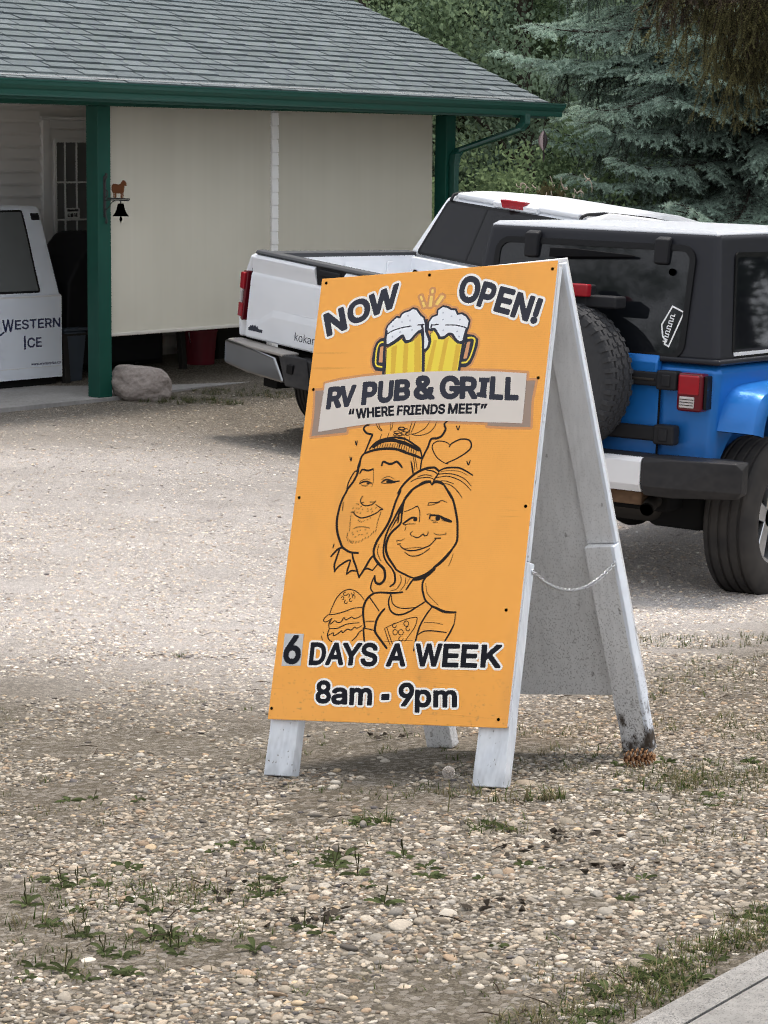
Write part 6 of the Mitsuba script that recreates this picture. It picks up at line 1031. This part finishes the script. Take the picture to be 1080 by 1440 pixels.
def bough(seed, L, c0, c1, bare, curtain=1.0, dens=1.0, rise=0.0):
    """a drooping spruce bough along +x: side sprays near the top, hanging twigs below; c0, c1 dark and light needle colours, bare = twig colour"""
    rg = np.random.default_rng(seed)
    t = np.linspace(0, 1, 24)
    main = np.stack([L * t, 0.12 * L * np.sin(t * 2.2 + seed) * t, L * (rise * t - 0.34 * t ** 1.6 + 0.20 * t ** 4)], 1)
    tw, stems = [], [(main, np.linspace(0.022, 0.004, 24))]
    at = lambda q: np.array([np.interp(q, t, main[:, k]) for k in range(3)])
    n = int(L / 0.055 * dens)
    for i in range(n):
        q = 0.10 + 0.90 * (i + rg.random()) / n; side = rg.choice((-1, 1))
        p = at(q); ang = math.radians(rg.uniform(38, 62)); ln = (0.16 + 0.55 * min(1, (1 - q) * 2.2) * rg.uniform(0.5, 1)) * min(1, L / 2.0)
        u = np.linspace(0, 1, 7)
        tip = np.stack([p[0] + ln * u * math.cos(ang), p[1] + side * ln * u * math.sin(ang), p[2] + ln * (0.06 * u - rg.uniform(0.10, 0.55) * u ** 2)], 1)
        light = np.clip(0.35 + 0.5 * q + rg.normal(0, 0.1), 0, 1)
        tw.append((tip, light)); stems.append((tip[:-1], np.linspace(0.006, 0.002, 6)))
        for j in range(int(ln / 0.07)):
            b = tip[min(6, 1 + int(6 * (j + 1) / (ln / 0.07 + 1)))]; s2 = 1 if j % 2 else -1
            l2 = rg.uniform(0.07, 0.17)
            a2 = math.atan2(tip[-1, 1] - p[1], tip[-1, 0] - p[0]) + s2 * rg.uniform(0.5, 0.9)
            tw.append((np.stack([b[0] + l2 * np.linspace(0, 1, 4) * math.cos(a2), b[1] + l2 * np.linspace(0, 1, 4) * math.sin(a2), b[2] - l2 * 0.35 * np.linspace(0, 1, 4) ** 1.5], 1), np.clip(light + rg.normal(0, 0.12), 0, 1)))
    for i in range(int(L / 0.05 * curtain)):
        q = 0.08 + 0.8 * rg.random(); p = at(q) + [rg.normal(0, 0.04), rg.normal(0, 0.16) * (1.2 - q), -0.01]
        ln = rg.uniform(0.16, 0.55); u = np.linspace(0, 1, 6)
        h = np.stack([p[0] + 0.05 * np.sin(u * 3 + i), p[1] + 0.05 * np.sin(u * 2.3 + 2 * i), p[2] - ln * u], 1)
        tw.append((h, np.clip(rg.normal(0.16, 0.1), 0, 1))); stems.append((h[:-1], np.linspace(0.005, 0.002, 5)))
    V, F, C = needles(tw, rg, 6, 0.016, 0.036, 0.0042, c0, c1)
    st = cat([tube(p, r, 4, False) for p, r in stems])
    return (np.vstack([V, st.vertices]), np.vstack([F, st.faces + len(V)])), np.vstack([C, np.tile(bare, (len(st.vertices), 1))])

def group(name, mesh_col, m='m_leaf'):
    scene[name] = {'type': 'shapegroup', 'bough': ply(mesh_col[0], m, False, color=mesh_col[1])}
BLUE = ((0.10, 0.135, 0.11), (0.50, 0.64, 0.55)); GRN = ((0.022, 0.036, 0.022), (0.12, 0.185, 0.11)); BARE = (0.045, 0.038, 0.032)
for i, L in enumerate((2.6, 2.1, 3.0)): group('bough_blue_%s' % 'abc'[i], bough(20 + i, L, *BLUE, BARE, 1.1, 1.0))
def inst(key, grp, M):
    key = numbered(key); scene[key] = {'type': 'instance', 'shapegroup': {'type': 'ref', 'id': grp}, 'to_world': T(np.asarray(M, float))}
    return key

def spruce(label, x, y, H, spread, groups, seed, z_first=0.3, n_low=70, n_top=40, group_phrase=None, tiers=None, squash=1.0, low=4.6):
    k = thing('spruce_tree', label, 'tree', group_phrase)
    z0 = float(ground(x, y)); rg = random.Random(seed)
    put(k + '__trunk', ply(tube([(0.03 * math.sin(i), 0.03 * math.cos(2 * i), H * i / 12) for i in range(13)], np.linspace(0.20, 0.02, 13), 12), 'm_bark', True), shift(x, y, z0 - 0.1))
    for i in range(n_low + n_top):
        if i < n_low: h = z_first + (low - z_first) * (i + rg.random()) / n_low
        else: h = low + (H - 0.6 - low) * ((i - n_low + rg.random()) / n_top)
        L = spread * (1 - 0.93 * h / H) * rg.uniform(0.75, 1.12)
        g = rg.randrange(3); base = (2.6, 2.1, 3.0)[g]
        az = i * 137.5 + rg.uniform(-25, 25)
        s = max(0.25, L / base)
        inst(k + '__bough', groups[g], mat(t=(x, y, z0 + h)) @ rotz(az) @ mat(euler(0, rg.uniform(-14, 8), 0)) @ mat(euler(0, 0, rg.uniform(-12, 12))) @ np.diag([s, s * rg.uniform(0.9, 1.2), s * squash * rg.uniform(0.85, 1.1), 1]))
    return k
BG = ['bough_blue_a', 'bough_blue_b', 'bough_blue_c']
spruce('blue spruce with long drooping silvery boughs behind the parked vehicles', 4.25, 27.0, 13, 3.6, BG, 3, n_low=120, n_top=50)
spruce('blue spruce at the right edge with low silvery boughs', 6.9, 25.5, 11, 3.0, BG, 8, n_low=80, n_top=40)
labels['spruce_tree_001']['label'] = 'second blue spruce, low silvery boughs at the right edge behind the blue vehicle'

# old spruce at the right, brown hanging twigs reaching into the top of the picture
def weeping(seed, L, cols, bare):
    rg = np.random.default_rng(seed)
    t = np.linspace(0, 1, 20)
    main = np.stack([L * t, 0.08 * np.sin(3 * t + seed), -0.10 * L * t ** 1.5], 1)
    tw, stems = [], [(main, np.linspace(0.03, 0.006, 20))]
    for i in range(int(L / 0.021)):
        q = 0.25 + 0.75 * rg.random(); p = np.array([np.interp(q, t, main[:, k]) for k in range(3)]) + [0, rg.normal(0, 0.14), 0]
        ln = rg.uniform(0.25, 1.0) * (0.55 + 0.45 * math.sin(5 * q + seed)); u = np.linspace(0, 1, 9)
        h = np.stack([p[0] + 0.07 * np.sin(u * 2.5 + i) * u + 0.10 * u * rg.normal(), p[1] + 0.08 * np.sin(u * 2 + 3 * i) * u, p[2] - ln * u], 1)
        tint = float(np.clip(rg.normal(0.45, 0.3), 0, 1)); tw.append((h, tint)); stems.append((h[:-1], np.linspace(0.006, 0.002, 8)))
        for j in range(int(ln / 0.06)):
            b = h[1 + rg.integers(0, 7)]; l2 = rg.uniform(0.05, 0.16); a = rg.uniform(0, 6.28); w = np.linspace(0, 1, 4)
            tw.append((np.stack([b[0] + l2 * 0.55 * w * math.cos(a), b[1] + l2 * 0.55 * w * math.sin(a), b[2] - l2 * (0.5 * w + 0.5 * w ** 2)], 1), float(np.clip(tint + rg.normal(0, 0.15), 0, 1))))
    V, F, C = needles(tw, rg, 5, 0.013, 0.028, 0.0042, *cols)
    st = cat([tube(p, r, 4, False) for p, r in stems])
    return (np.vstack([V, st.vertices]), np.vstack([F, st.faces + len(V)])), np.vstack([C, np.tile(bare, (len(st.vertices), 1))])
group('weeping_a', weeping(1, 3.0, ((0.050, 0.041, 0.034), (0.145, 0.118, 0.088)), (0.05, 0.036, 0.026)))
group('weeping_b', weeping(2, 2.6, ((0.052, 0.050, 0.028), (0.20, 0.19, 0.09)), (0.05, 0.038, 0.026)))
k = thing('old_spruce_tree', 'old spruce at the right edge with brown twigs hanging in curtains from above', 'tree')
ox, oy = 4.7, 17.6; oz = float(ground(ox, oy))
put(k + '__trunk', ply(tube([(0.03 * math.sin(i), 0.03 * math.cos(2 * i), 1.1 * i) for i in range(13)], np.linspace(0.26, 0.03, 13), 14), 'm_bark', True), shift(ox, oy, oz - 0.1))
for zz_, az, g, s in ((3.0, 178, 'weeping_a', 0.90), (2.95, 190, 'weeping_b', 0.90), (2.62, 186, 'weeping_b', 0.86), (3.1, 184, 'weeping_a', 0.80), (2.9, 198, 'weeping_b', 0.9), (2.85, 170, 'weeping_a', 0.74), (3.2, 205, 'weeping_a', 0.95), (2.7, 195, 'weeping_a', 0.72), (3.3, 181, 'weeping_b', 1.02), (2.55, 180, 'weeping_b', 0.78)):
    inst(k + '__bough', g, mat(t=(ox, oy, zz_ )) @ rotz(az) @ scl(s))
rg_ = random.Random(5)
for i in range(34):
    h = 3.4 + 8.5 * i / 34; inst(k + '__bough', ('weeping_a', 'weeping_b')[i % 2], mat(t=(ox, oy, oz + h + 0.5)) @ rotz(i * 137.5) @ scl(max(0.25, 1.15 * (1 - i / 36))))

# leafy trees behind
def crown(seed, rx, ry, h0, h1, n, size, c0, c1, clumps=130, sub=0.42):
    rg = np.random.default_rng(seed)
    d = rg.normal(size=(clumps, 3)); d /= np.linalg.norm(d, axis=1, keepdims=True)
    r = rg.uniform(0.15, 1.0, (clumps, 1)) ** 0.5
    cen = d * r * [rx, ry, (h1 - h0) / 2] + [0, 0, (h0 + h1) / 2]
    tone = rg.normal(0.5, 0.2, clumps)
    w = rg.integers(0, clumps, n)
    off = rg.normal(size=(n, 3)); off /= np.linalg.norm(off, axis=1, keepdims=True)
    P = cen[w] + off * (rg.random((n, 1)) ** 0.45) * sub * np.array([1.2, 1.2, 0.75])
    a = rg.normal(size=(n, 3)); a[:, 2] -= 0.5; a /= np.linalg.norm(a, axis=1, keepdims=True)
    b = np.cross(a, rg.normal(size=(n, 3))); b /= np.linalg.norm(b, axis=1, keepdims=True)
    s = size * rg.uniform(0.6, 1.3, (n, 1))
    V = np.stack([P - a * s * 0.5, P + b * s * 0.33, P + a * s * 0.6, P - b * s * 0.33], 1).reshape(-1, 3)
    F = np.arange(n)[:, None] * 4
    F = np.vstack([F + [0, 1, 2], F + [0, 2, 3]])
    k = np.clip(tone[w] + rg.normal(0, 0.18, n), 0, 1)[:, None]
    C = np.asarray(c0) * (1 - k) + np.asarray(c1) * k
    return (V, F), np.repeat(C, 4, 0)
LC = [((0.15, 0.21, 0.13), (0.42, 0.54, 0.32)), ((0.15, 0.215, 0.155), (0.42, 0.54, 0.38)), ((0.060, 0.095, 0.062), (0.21, 0.275, 0.165))]
for i in range(3): group('crown_%s' % 'abc'[i], crown(40 + i, 2.3, 2.0, 0.3, 8.5, 34000, 0.072, *LC[i], 200, 0.42))
group('crown_shrub', crown(50, 1.0, 0.9, 0.05, 2.2, 8500, 0.055, (0.075, 0.115, 0.065), (0.26, 0.35, 0.18), 60, 0.28))
def leafy(label, x, y, s, c, seed, sq=1.0, grp=None):
    k = thing('leafy_tree', label, 'tree', grp); z0 = float(ground(x, y)); rg = random.Random(seed)
    tr = [tube([(0, 0, 0), (0.08, 0, 2.0), (0.0, 0.1, 4.2), (0.1, 0, 7)], (0.16, 0.13, 0.09, 0.03), 10)]
    for j in range(9):
        a = j * 2.4; h = 1.2 + 0.6 * j; tr.append(tube([(0, 0, h), (0.5 * math.cos(a), 0.5 * math.sin(a), h + 0.5), (1.4 * math.cos(a), 1.4 * math.sin(a), h + 1.1)], (0.05, 0.035, 0.012), 7))
    put(k + '__trunk', ply(cat(tr), 'm_bark', True), mat(t=(x, y, z0)) @ rotz(seed * 40) @ scl(s))
    inst(k + '__crown', c, mat(t=(x, y, z0)) @ rotz(seed * 67) @ np.diag([s, s, s * sq, 1]))
TREES = [(-0.3, 31.0, 1.0, 'a', 'bright green leafy tree rising behind the right half of the shingled roof'), (1.9, 32.0, 1.05, 'b', 'grey-green leafy tree just right of the roof corner'), (3.6, 34.0, 1.1, 'a', 'leafy tree behind the left boughs of the blue spruce'),
         (0.9, 35.5, 1.2, 'c', None), (-2.6, 33.0, 1.1, 'b', None), (5.6, 36.0, 1.2, 'c', None), (8.2, 34.0, 1.2, 'c', None), (2.6, 38.0, 1.3, 'c', None), (-5.2, 35.0, 1.2, 'c', None), (11.5, 36.0, 1.3, 'b', None)]
for i, (x, y, s, c, lab) in enumerate(TREES):
    leafy(lab or 'dark leafy tree in the dense woods behind the spruces', x, y, s, 'crown_' + c, i + 1, grp=None if lab else 'dark trees in the woods behind')
# behind the photographer: what the car windows mirror
for i, (x, y, s) in enumerate(((-22, -7, 1.14), (-23.5, -2.5, 1.2), (-22.5, 2.0, 1.1), (-24, 6.5, 1.15), (-23, 11, 1.2), (-21, -11.5, 1.16), (-16, -16, 1.1), (11.5, 15.5, 1.0), (14.5, 19.5, 1.1), (15.5, 15, 1.1), (12.0, 21.5, 1.0), (18, 23, 1.2))):
    leafy('leafy tree beside the parking lot, seen only mirrored in the car windows', x, y, s, 'crown_c', 20 + i, grp='trees mirrored in the car windows')
SHR = [(1.05, 25.2, 1.0, 'leafy shrub between the right porch post and the truck roof'), (2.2, 26.2, 1.15, 'leafy shrub under the downspout behind the truck cab'), (-0.3, 27.5, 1.2, 'leafy shrub seen through the gap beside the right porch post'), (3.1, 28.8, 1.2, 'leafy shrub left of the blue spruce trunk'), (6.0, 29.5, 1.4, 'dark shrub in the shade under the spruces'), (8.2, 29.0, 1.4, 'dark shrub at the far right under the spruces')]
for i, (x, y, s, lab) in enumerate(SHR):
    k = thing('shrub', lab, 'shrub'); z0 = float(ground(x, y))
    put(k + '__stem', ply(cat([tube([(0, 0, 0), (0.3 * math.cos(j * 1.3), 0.3 * math.sin(j * 1.3), 0.7), (0.6 * math.cos(j * 1.3), 0.6 * math.sin(j * 1.3), 1.5)], (0.03, 0.02, 0.008), 6) for j in range(5)]), 'm_bark', True), mat(t=(x, y, z0)) @ scl(s))
    inst(k + '__crown', 'crown_shrub', mat(t=(x, y, z0)) @ rotz(i * 70) @ scl(s))
# far woods closing the view: one mass
(wv, wf), wc = crown(60, 1, 1, 0, 1, 52000, 0.30, (0.018, 0.032, 0.016), (0.06, 0.09, 0.04), 2, 0.1)
rgw = np.random.default_rng(61); n_ = 52000
wx, wy, wz = rgw.uniform(-34, 34, n_), 42 + 5 * rgw.random(n_), rgw.uniform(-1.0, 14, n_) * (0.8 + 0.2 * np.sin(rgw.uniform(-34, 34, n_)))
cw = wv.reshape(n_, 4, 3); cw = cw - cw.mean(1, keepdims=True) + np.stack([wx, wy, wz], 1)[:, None]
scene['far_woods'] = ply((cw.reshape(-1, 3), wf), 'm_leaf', False, color=wc)
labels['far_woods'] = {'label': 'dark dense woods closing the view behind all the trees', 'category': 'woods', 'kind': 'stuff'}
scene['hill'] = ply(trimesh.creation.box(extents=(120, 1.0, 16)).apply_translation((0, 52, 6)), 'm_hill')
mtl('m_hill', principled((0.018, 0.026, 0.014), 0.95, 0.1))
structure('hill')

# dry brush pile peeping over the truck roof
k = thing('brush_pile', 'pile of pale curly dry twigs and leaves behind the truck roof', 'brush')
rgb_ = np.random.default_rng(9); bt = []
bxx, byy = 1.72, 24.2
for i in range(60):
    p = np.array([rgb_.uniform(-0.6, 0.6), rgb_.uniform(-0.3, 0.3), rgb_.uniform(1.1, 1.6)]); r = rgb_.uniform(0.03, 0.07); a0 = rgb_.uniform(0, 6); t = np.linspace(0, rgb_.uniform(1.5, 4), 8)
    R = euler(*rgb_.uniform(0, 180, 3)); bt.append(tube(p + (np.stack([r * np.cos(t + a0), r * np.sin(t + a0), 0.03 * t], 1) @ R.T), 0.007, 5))
mtl('m_dry', two(principled((0.50, 0.42, 0.35), 0.8, 0.2)))
labels[k + '__twig_curls'] = {'kind': 'stuff'}
put(k + '__twig_curls', ply(cat(bt), 'm_dry', True), shift(bxx, byy, float(ground(bxx, byy))) @ scl(0.62, 0.8, 1.16))
for i in range(14):
    p0 = np.array([rgb_.uniform(-0.4, 0.4), rgb_.uniform(-0.3, 0.3), 0.0]); put(k + '__stick', ply(tube([p0, p0 * 1.2 + [0, 0, 0.7], p0 * 1.5 + [rgb_.uniform(-.2, .2), 0, 1.4]], (0.016, 0.012, 0.006), 6), 'm_bark', True), shift(bxx, byy, float(ground(bxx, byy))) @ scl(0.62, 0.8, 1.16))
(bv, bf), bc = crown(77, 0.6, 0.4, 0.1, 1.5, 2600, 0.09, (0.05, 0.06, 0.03), (0.16, 0.13, 0.07), 40, 0.2)
put(k + '__leaves', ply((bv, bf), 'm_leaf', False, color=bc), shift(bxx, byy, float(ground(bxx, byy))) @ scl(0.62, 0.8, 1.16))
# ---------------------------------------------------------------- grass, weeds, litter, pine cone
def blades(x, y, h, w, az, lean, col, z=None):
    n = len(x); z = surface(x, y) if z is None else z
    V, k = [], 4
    dirx, diry = np.cos(az), np.sin(az)
    for i in range(k):
        t = i / (k - 1); c = h * (t - 0.25 * lean * t * t); o = h * lean * t * t
        px, py, pz = x + dirx * o, y + diry * o, z - 0.004 + c
        ww = w * (1 - t) ** 0.7
        if i < k - 1: V += [np.stack([px - diry * ww, py + dirx * ww, pz], 1), np.stack([px + diry * ww, py - dirx * ww, pz], 1)]
        else: V += [np.stack([px, py, pz], 1)]
    V = np.stack(V, 1); m = V.shape[1]
    F = np.array([(0, 1, 3), (0, 3, 2), (2, 3, 5), (2, 5, 4), (4, 5, 6)])
    C = np.repeat(col[:, None], m, 1) * np.linspace(0.7, 1.15, m)[None, :, None]
    return V.reshape(-1, 3), (F[None] + (np.arange(n) * m)[:, None, None]).reshape(-1, 3), C.reshape(-1, 3)
rg = np.random.default_rng(31)
G0, G1, GD_ = np.array([0.035, 0.055, 0.016]), np.array([0.085, 0.12, 0.036]), np.array([0.19, 0.165, 0.095])
gv, gf, gc, go = [], [], [], 0
def grass_patch(cx, cy, rx, ry, tufts, per, h, dry=0.25, rot=0.0):
    global go
    a, r = rg.uniform(0, 6.283, tufts), np.sqrt(rg.random(tufts))
    dx, dy = r * np.cos(a) * rx, r * np.sin(a) * ry
    tx, ty = cx + dx * math.cos(rot) - dy * math.sin(rot), cy + dx * math.sin(rot) + dy * math.cos(rot)
    ok = ~on_sidewalk(tx, ty, -0.004); tx, ty = tx[ok], ty[ok]
    n = len(tx) * per
    if n == 0: return
    x = np.repeat(tx, per) + rg.normal(0, 0.012, n); y = np.repeat(ty, per) + rg.normal(0, 0.012, n)
    hh = h * rg.uniform(0.35, 1.25, n); k = rg.random((n, 1)); col = G0 * (1 - k) + G1 * k
    d = (rg.random((n, 1)) < dry); col = np.where(d, GD_ * rg.uniform(0.6, 1.2, (n, 1)), col)
    v, f, c = blades(x, y, hh, rg.uniform(0.0011, 0.0024, n) * (h / 0.05) ** 0.3, rg.uniform(0, 6.283, n), rg.uniform(0.2, 1.4, n), col)
    gv.append(v); gf.append(f + go); gc.append(c); go += len(v)
sd_ang = math.atan2(swd[1], swd[0])
for a_ in np.linspace(-0.45, 1.7, 26):
    c_ = swE0 + swd * a_ - swn * 0.05
    if rg.random() < 0.8: grass_patch(c_[0], c_[1], 0.10, 0.04 + 0.04 * rg.random(), int(rg.uniform(12, 38)), 8, 0.030, 0.45, sd_ang)
    if rg.random() < 0.7: c_ = c_ - swn * rg.uniform(0.03, 0.12); grass_patch(c_[0], c_[1], 0.12, 0.06, 26, 7, 0.024, 0.65, sd_ang)
for cx, cy, rx, ry, t, p, h, dr_ in ((-0.55, 4.62, .22, .12, 34, 6, .032, .3), (-0.36, 4.56, .16, .12, 26, 6, .034, .35), (-0.40, 4.25, .16, .10, 16, 5, .03, .4), (-0.02, 5.2, .05, .05, 10, 8, .04, .2), (0.27, 5.1, .09, .07, 16, 6, .035, .4),
    (0.83, 5.55, .20, .14, 60, 7, .038, .65), (0.34, 5.42, .10, .05, 16, 8, .05, .6), (0.22, 5.5, .06, .04, 8, 7, .045, .5), (-0.68, 4.4, .08, .08, 10, 6, .035, .4), (0.76, 4.9, .15, .1, 18, 5, .03, .7), (0.10, 4.7, .3, .2, 10, 5, .02, .8), (0.43, 6.2, .25, .15, 20, 6, .035, .6),
    (1.2, 7.6, .5, .4, 70, 6, .035, .55), (1.36, 9.3, .55, .3, 80, 6, .04, .5), (1.5, 8.5, .4, .3, 46, 6, .035, .6), (1.0, 6.7, .25, .2, 30, 6, .035, .6), (-1.75, 19.35, .55, .20, 170, 7, .06, .45), (-1.2, 19.95, .5, .22, 120, 7, .05, .55), (-0.7, 20.4, .5, .2, 60, 6, .05, .6), (0.05, 6.6, .3, .25, 22, 5, .03, .4)):
    grass_patch(cx, cy, rx, ry, t, p, h, dr_)
tx, ty = sample(3.4, 9.0, 5.0); ok = patchy(tx, ty, 1.7, 21) > 0.5
for cx, cy, rx, ry, t, p, h, dr_ in ((-0.5, 4.7, .35, .2, 60, 6, .02, .45), (-0.45, 4.35, .3, .22, 50, 6, .02, .5), (-0.55, 4.05, .25, .15, 30, 6, .02, .5), (0.85, 5.7, .25, .18, 90, 7, .028, .6), (0.75, 5.25, .25, .12, 40, 6, .024, .6), (0.35, 5.9, .25, .12, 40, 6, .025, .6), (0.0, 5.6, .2, .1, 26, 6, .025, .55), (0.65, 6.7, .3, .2, 50, 6, .028, .6), (1.15, 6.4, .2, .2, 40, 6, .03, .6), (-0.8, 5.6, .2, .15, 20, 6, .02, .6), (0.15, 3.9, .2, .12, 24, 6, .02, .6), (-0.2, 5.0, .18, .08, 20, 6, .024, .4), (1.0, 8.0, .35, .25, 50, 6, .028, .6)): grass_patch(cx, cy, rx, ry, t, p, h, dr_)
for a_, b_ in zip(tx[ok], ty[ok]): grass_patch(a_, b_, 0.03, 0.03, 4, 5, 0.022, 0.55)
scene['grass'] = ply((np.vstack(gv), np.vstack(gf)), 'm_leaf', False, color=np.vstack(gc))
labels['grass'] = {'label': 'thin patchy grass growing through the gravel and along the sidewalk edge', 'category': 'grass', 'kind': 'stuff'}

# broad-leaved weeds with seed spikes
def weed(x, y, s, seed, spikes):
    r = random.Random(seed); ms, cs = [], []
    z = float(surface(x, y))
    for i in range(r.randint(6, 9)):
        a = i * 2.4 + r.uniform(-.3, .3); L = s * r.uniform(0.45, 1.25); up = r.uniform(0.05, 0.6)
        t = np.linspace(0, 1, 8); wd = r.uniform(0.16, 0.30) * L * np.sin(np.clip(t * 1.12 - 0.10, 0.02, 1) * math.pi) ** 0.8 * 0.62
        px, pz = L * t, L * up * np.sin(t * 1.9) * 0.55
        V = np.vstack([np.stack([px, -wd, pz + wd * 0.3], 1), np.stack([px, 0 * px, pz - 0.004], 1), np.stack([px, wd, pz + wd * 0.3], 1)])
        F = []
        for j in range(7):
            for q in (0, 8): F += [(q + j, q + j + 1, q + j + 9), (q + j, q + j + 9, q + j + 8)]
        m = trimesh.Trimesh(V, F, process=False); m.apply_transform(rotz(math.degrees(a))); ms.append(m)
        cs.append(np.tile(np.array([0.085, 0.105, 0.048]) * r.uniform(0.5, 1.4), (len(V), 1)))
    for i in range(spikes):
        a = r.uniform(0, 6.28); h = s * r.uniform(0.8, 1.7); o = r.uniform(0.1, 0.35) * s
        m = tube([(0, 0, 0), (o * 0.5 * math.cos(a), o * 0.5 * math.sin(a), h * 0.5), (o * math.cos(a), o * math.sin(a), h * 0.7), (o * 1.05 * math.cos(a), o * 1.05 * math.sin(a), h)], (0.0009, 0.0009, 0.0019, 0.0008), 5); ms.append(m)
        cs.append(np.tile(np.array([0.075, 0.075, 0.038]) * r.uniform(0.6, 1.3), (len(m.vertices), 1)))
    g = trimesh.util.concatenate(ms); return ply(g, 'm_leaf', True, color=np.vstack(cs)), (x, y, z)
wr = random.Random(77)
WEEDS = []
for cx, cy, rx, ry, n in ((-0.42, 4.56, 0.40, 0.24, 24), (0.3, 4.6, 0.35, 0.35, 6), (0.85, 5.9, 0.25, 0.25, 6), (-0.7, 5.4, 0.2, 0.3, 4), (-0.40, 4.22, 0.22, 0.12, 14), (-0.12, 4.83, 0.06, 0.06, 6), (-0.55, 4.02, 0.16, 0.12, 8), (0.27, 5.12, 0.07, 0.05, 4), (-0.02, 5.2, 0.04, 0.03, 3), (0.55, 3.84, 0.14, 0.16, 12), (0.72, 4.15, 0.07, 0.08, 4), (0.38, 3.60, 0.08, 0.06, 5), (-0.68, 4.75, 0.1, 0.1, 5), (0.8, 5.5, 0.2, 0.15, 6), (-0.3, 5.0, 0.15, 0.1, 4), (0.1, 4.1, 0.2, 0.2, 3)):
    for j in range(n):
        x, y = cx + wr.gauss(0, rx * 0.55), cy + wr.gauss(0, ry * 0.55)
        if not on_sidewalk(x, y, 0.01): WEEDS.append((x, y, wr.uniform(0.018, 0.042), wr.choice((0, 0, 0, 0, 1, 2)) if x < 0.2 else 0))
for i, (x, y, s, sp_) in enumerate(WEEDS):
    m, t = weed(x, y, s, 100 + i, sp_); k = 'weeds' if i == 0 else None
    scene['weeds__%03d' % (i + 1)] = {**m, 'to_world': T(shift(*t))}
labels['weeds'] = {'label': 'low broad-leaved green weeds with seed spikes in the near gravel', 'category': 'weeds', 'kind': 'stuff'}

# dry litter: little twigs, bark chips and dark clods
lv, lf, lc, lo = [], [], [], 0
tx, ty = sample(3.4, 9.5, 15.0); ok = (patchy(tx, ty, 1.9, 33) > 0.48) & ~on_sidewalk(tx, ty)
for a_, b_ in zip(tx[ok], ty[ok]):
    L = rg.uniform(0.012, 0.05); an = rg.uniform(0, 3.14); z = float(surface(a_, b_)) + 0.006
    d = np.array([math.cos(an), math.sin(an), rg.normal(0, 0.15)])
    m = tube([np.array([a_, b_, z]) - d * L, np.array([a_, b_, z + 0.004]), np.array([a_, b_, z]) + d * L * rg.uniform(0.5, 1)], (0.0010, 0.0014, 0.0007), 5)
    lv.append(m.vertices); lf.append(m.faces + lo); lo += len(m.vertices); lc.append(np.tile(np.array([0.075, 0.058, 0.044]) * rg.uniform(0.5, 1.6), (len(m.vertices), 1)))
for cx, cy, n in ((0.48, 4.66, 18), (0.24, 4.35, 10), (-0.14, 4.32, 16), (0.45, 5.0, 10), (0.02, 6.7, 14), (-0.3, 4.6, 10), (0.33, 4.9, 8)):
    for i in range(n):
        p = np.array([cx + rg.normal(0, 0.05), cy + rg.normal(0, 0.03), 0]); p[2] = float(surface(p[0], p[1])) + 0.008
        m = hull(p + rg.normal(0, 1, (7, 3)) * [0.006, 0.006, 0.003], 0); lv.append(m.vertices); lf.append(m.faces + lo); lo += len(m.vertices); lc.append(np.tile(np.array([0.065, 0.055, 0.045]) * rg.uniform(0.6, 1.6), (len(m.vertices), 1)))
scene['leaf_litter'] = ply((np.vstack(lv), np.vstack(lf)), 'm_leaf', False, color=np.vstack(lc))
labels['leaf_litter'] = {'label': 'dark twigs, bark chips and clods lying on the near gravel', 'category': 'litter', 'kind': 'stuff'}

# pine cone at the peeled leg
ms, cs = [], []
for i in range(70):
    t = i / 70; a = i * 2.39996; r = 0.029 * math.sin(math.pi * min(1, 0.12 + 0.9 * t)) ** 0.7 + 0.003
    q = hull([(r * 0.4, -0.005, -0.002), (r * 0.4, 0.005, -0.002), (r, -0.0075, 0.004), (r, 0.0075, 0.004), (r + 0.003, 0, 0.006), (r, 0, 0.0015)], 0)
    m = tf(q, shift(0, 0, 0.105 * t - 0.052) @ rotz(math.degrees(a))); ms.append(m)
    c = np.tile(np.array([0.13, 0.062, 0.034]), (len(m.vertices), 1)); rad = np.hypot(m.vertices[:, 0], m.vertices[:, 1]); c = np.where((rad > r * 0.9)[:, None], np.array([0.46, 0.27, 0.15]), c * 0.6); cs.append(c)
m = tube([(0, 0, -0.05), (0, 0, 0.05)], 0.008, 8); ms.append(m); cs.append(np.tile((0.06, 0.03, 0.02), (len(m.vertices), 1)))
PC = thing('pine_cone', 'brown open pine cone lying at the foot of the peeled sign leg', 'pine cone')
pcx, pcy = 0.688, 5.885
scene[PC] = {**ply(trimesh.util.concatenate(ms), 'm_leaf', False, color=np.vstack(cs)), 'to_world': T(mat(euler(8), (pcx, pcy, float(surface(pcx, pcy)) + 0.022)) @ mat(euler(0, 88, 0)) @ scl(0.82, 0.82, 0.82))}
# dandelion clock
DN = thing('dandelion', 'single pale fluffy dandelion seed head on a thin stalk before the sign', 'flower')
dx_, dy_ = 0.163, 5.30; dz_ = float(surface(dx_, dy_))
put(DN + '__stalk', ply(tube([(0, 0, 0), (0.004, 0, 0.05), (0.0, 0, 0.085)], 0.0016, 6), 'm_stalk', True), shift(dx_, dy_, dz_))
mtl('m_stalk', principled((0.14, 0.13, 0.06), 0.7, 0.2)); mtl('m_fluff', two(principled((0.50, 0.47, 0.44), 0.9, 0.1)))
th = rg.normal(size=(420, 3)); th /= np.linalg.norm(th, axis=1, keepdims=True); e = np.cross(th, rg.normal(size=(420, 3))); e /= np.linalg.norm(e, axis=1, keepdims=True)
V = np.stack([th * 0.004, th * 0.0155 + e * 0.0016, th * 0.0155 - e * 0.0016], 1).reshape(-1, 3)
put(DN + '__seed_head', ply((V, np.arange(len(V)).reshape(-1, 3)), 'm_fluff'), shift(dx_, dy_, dz_ + 0.098))
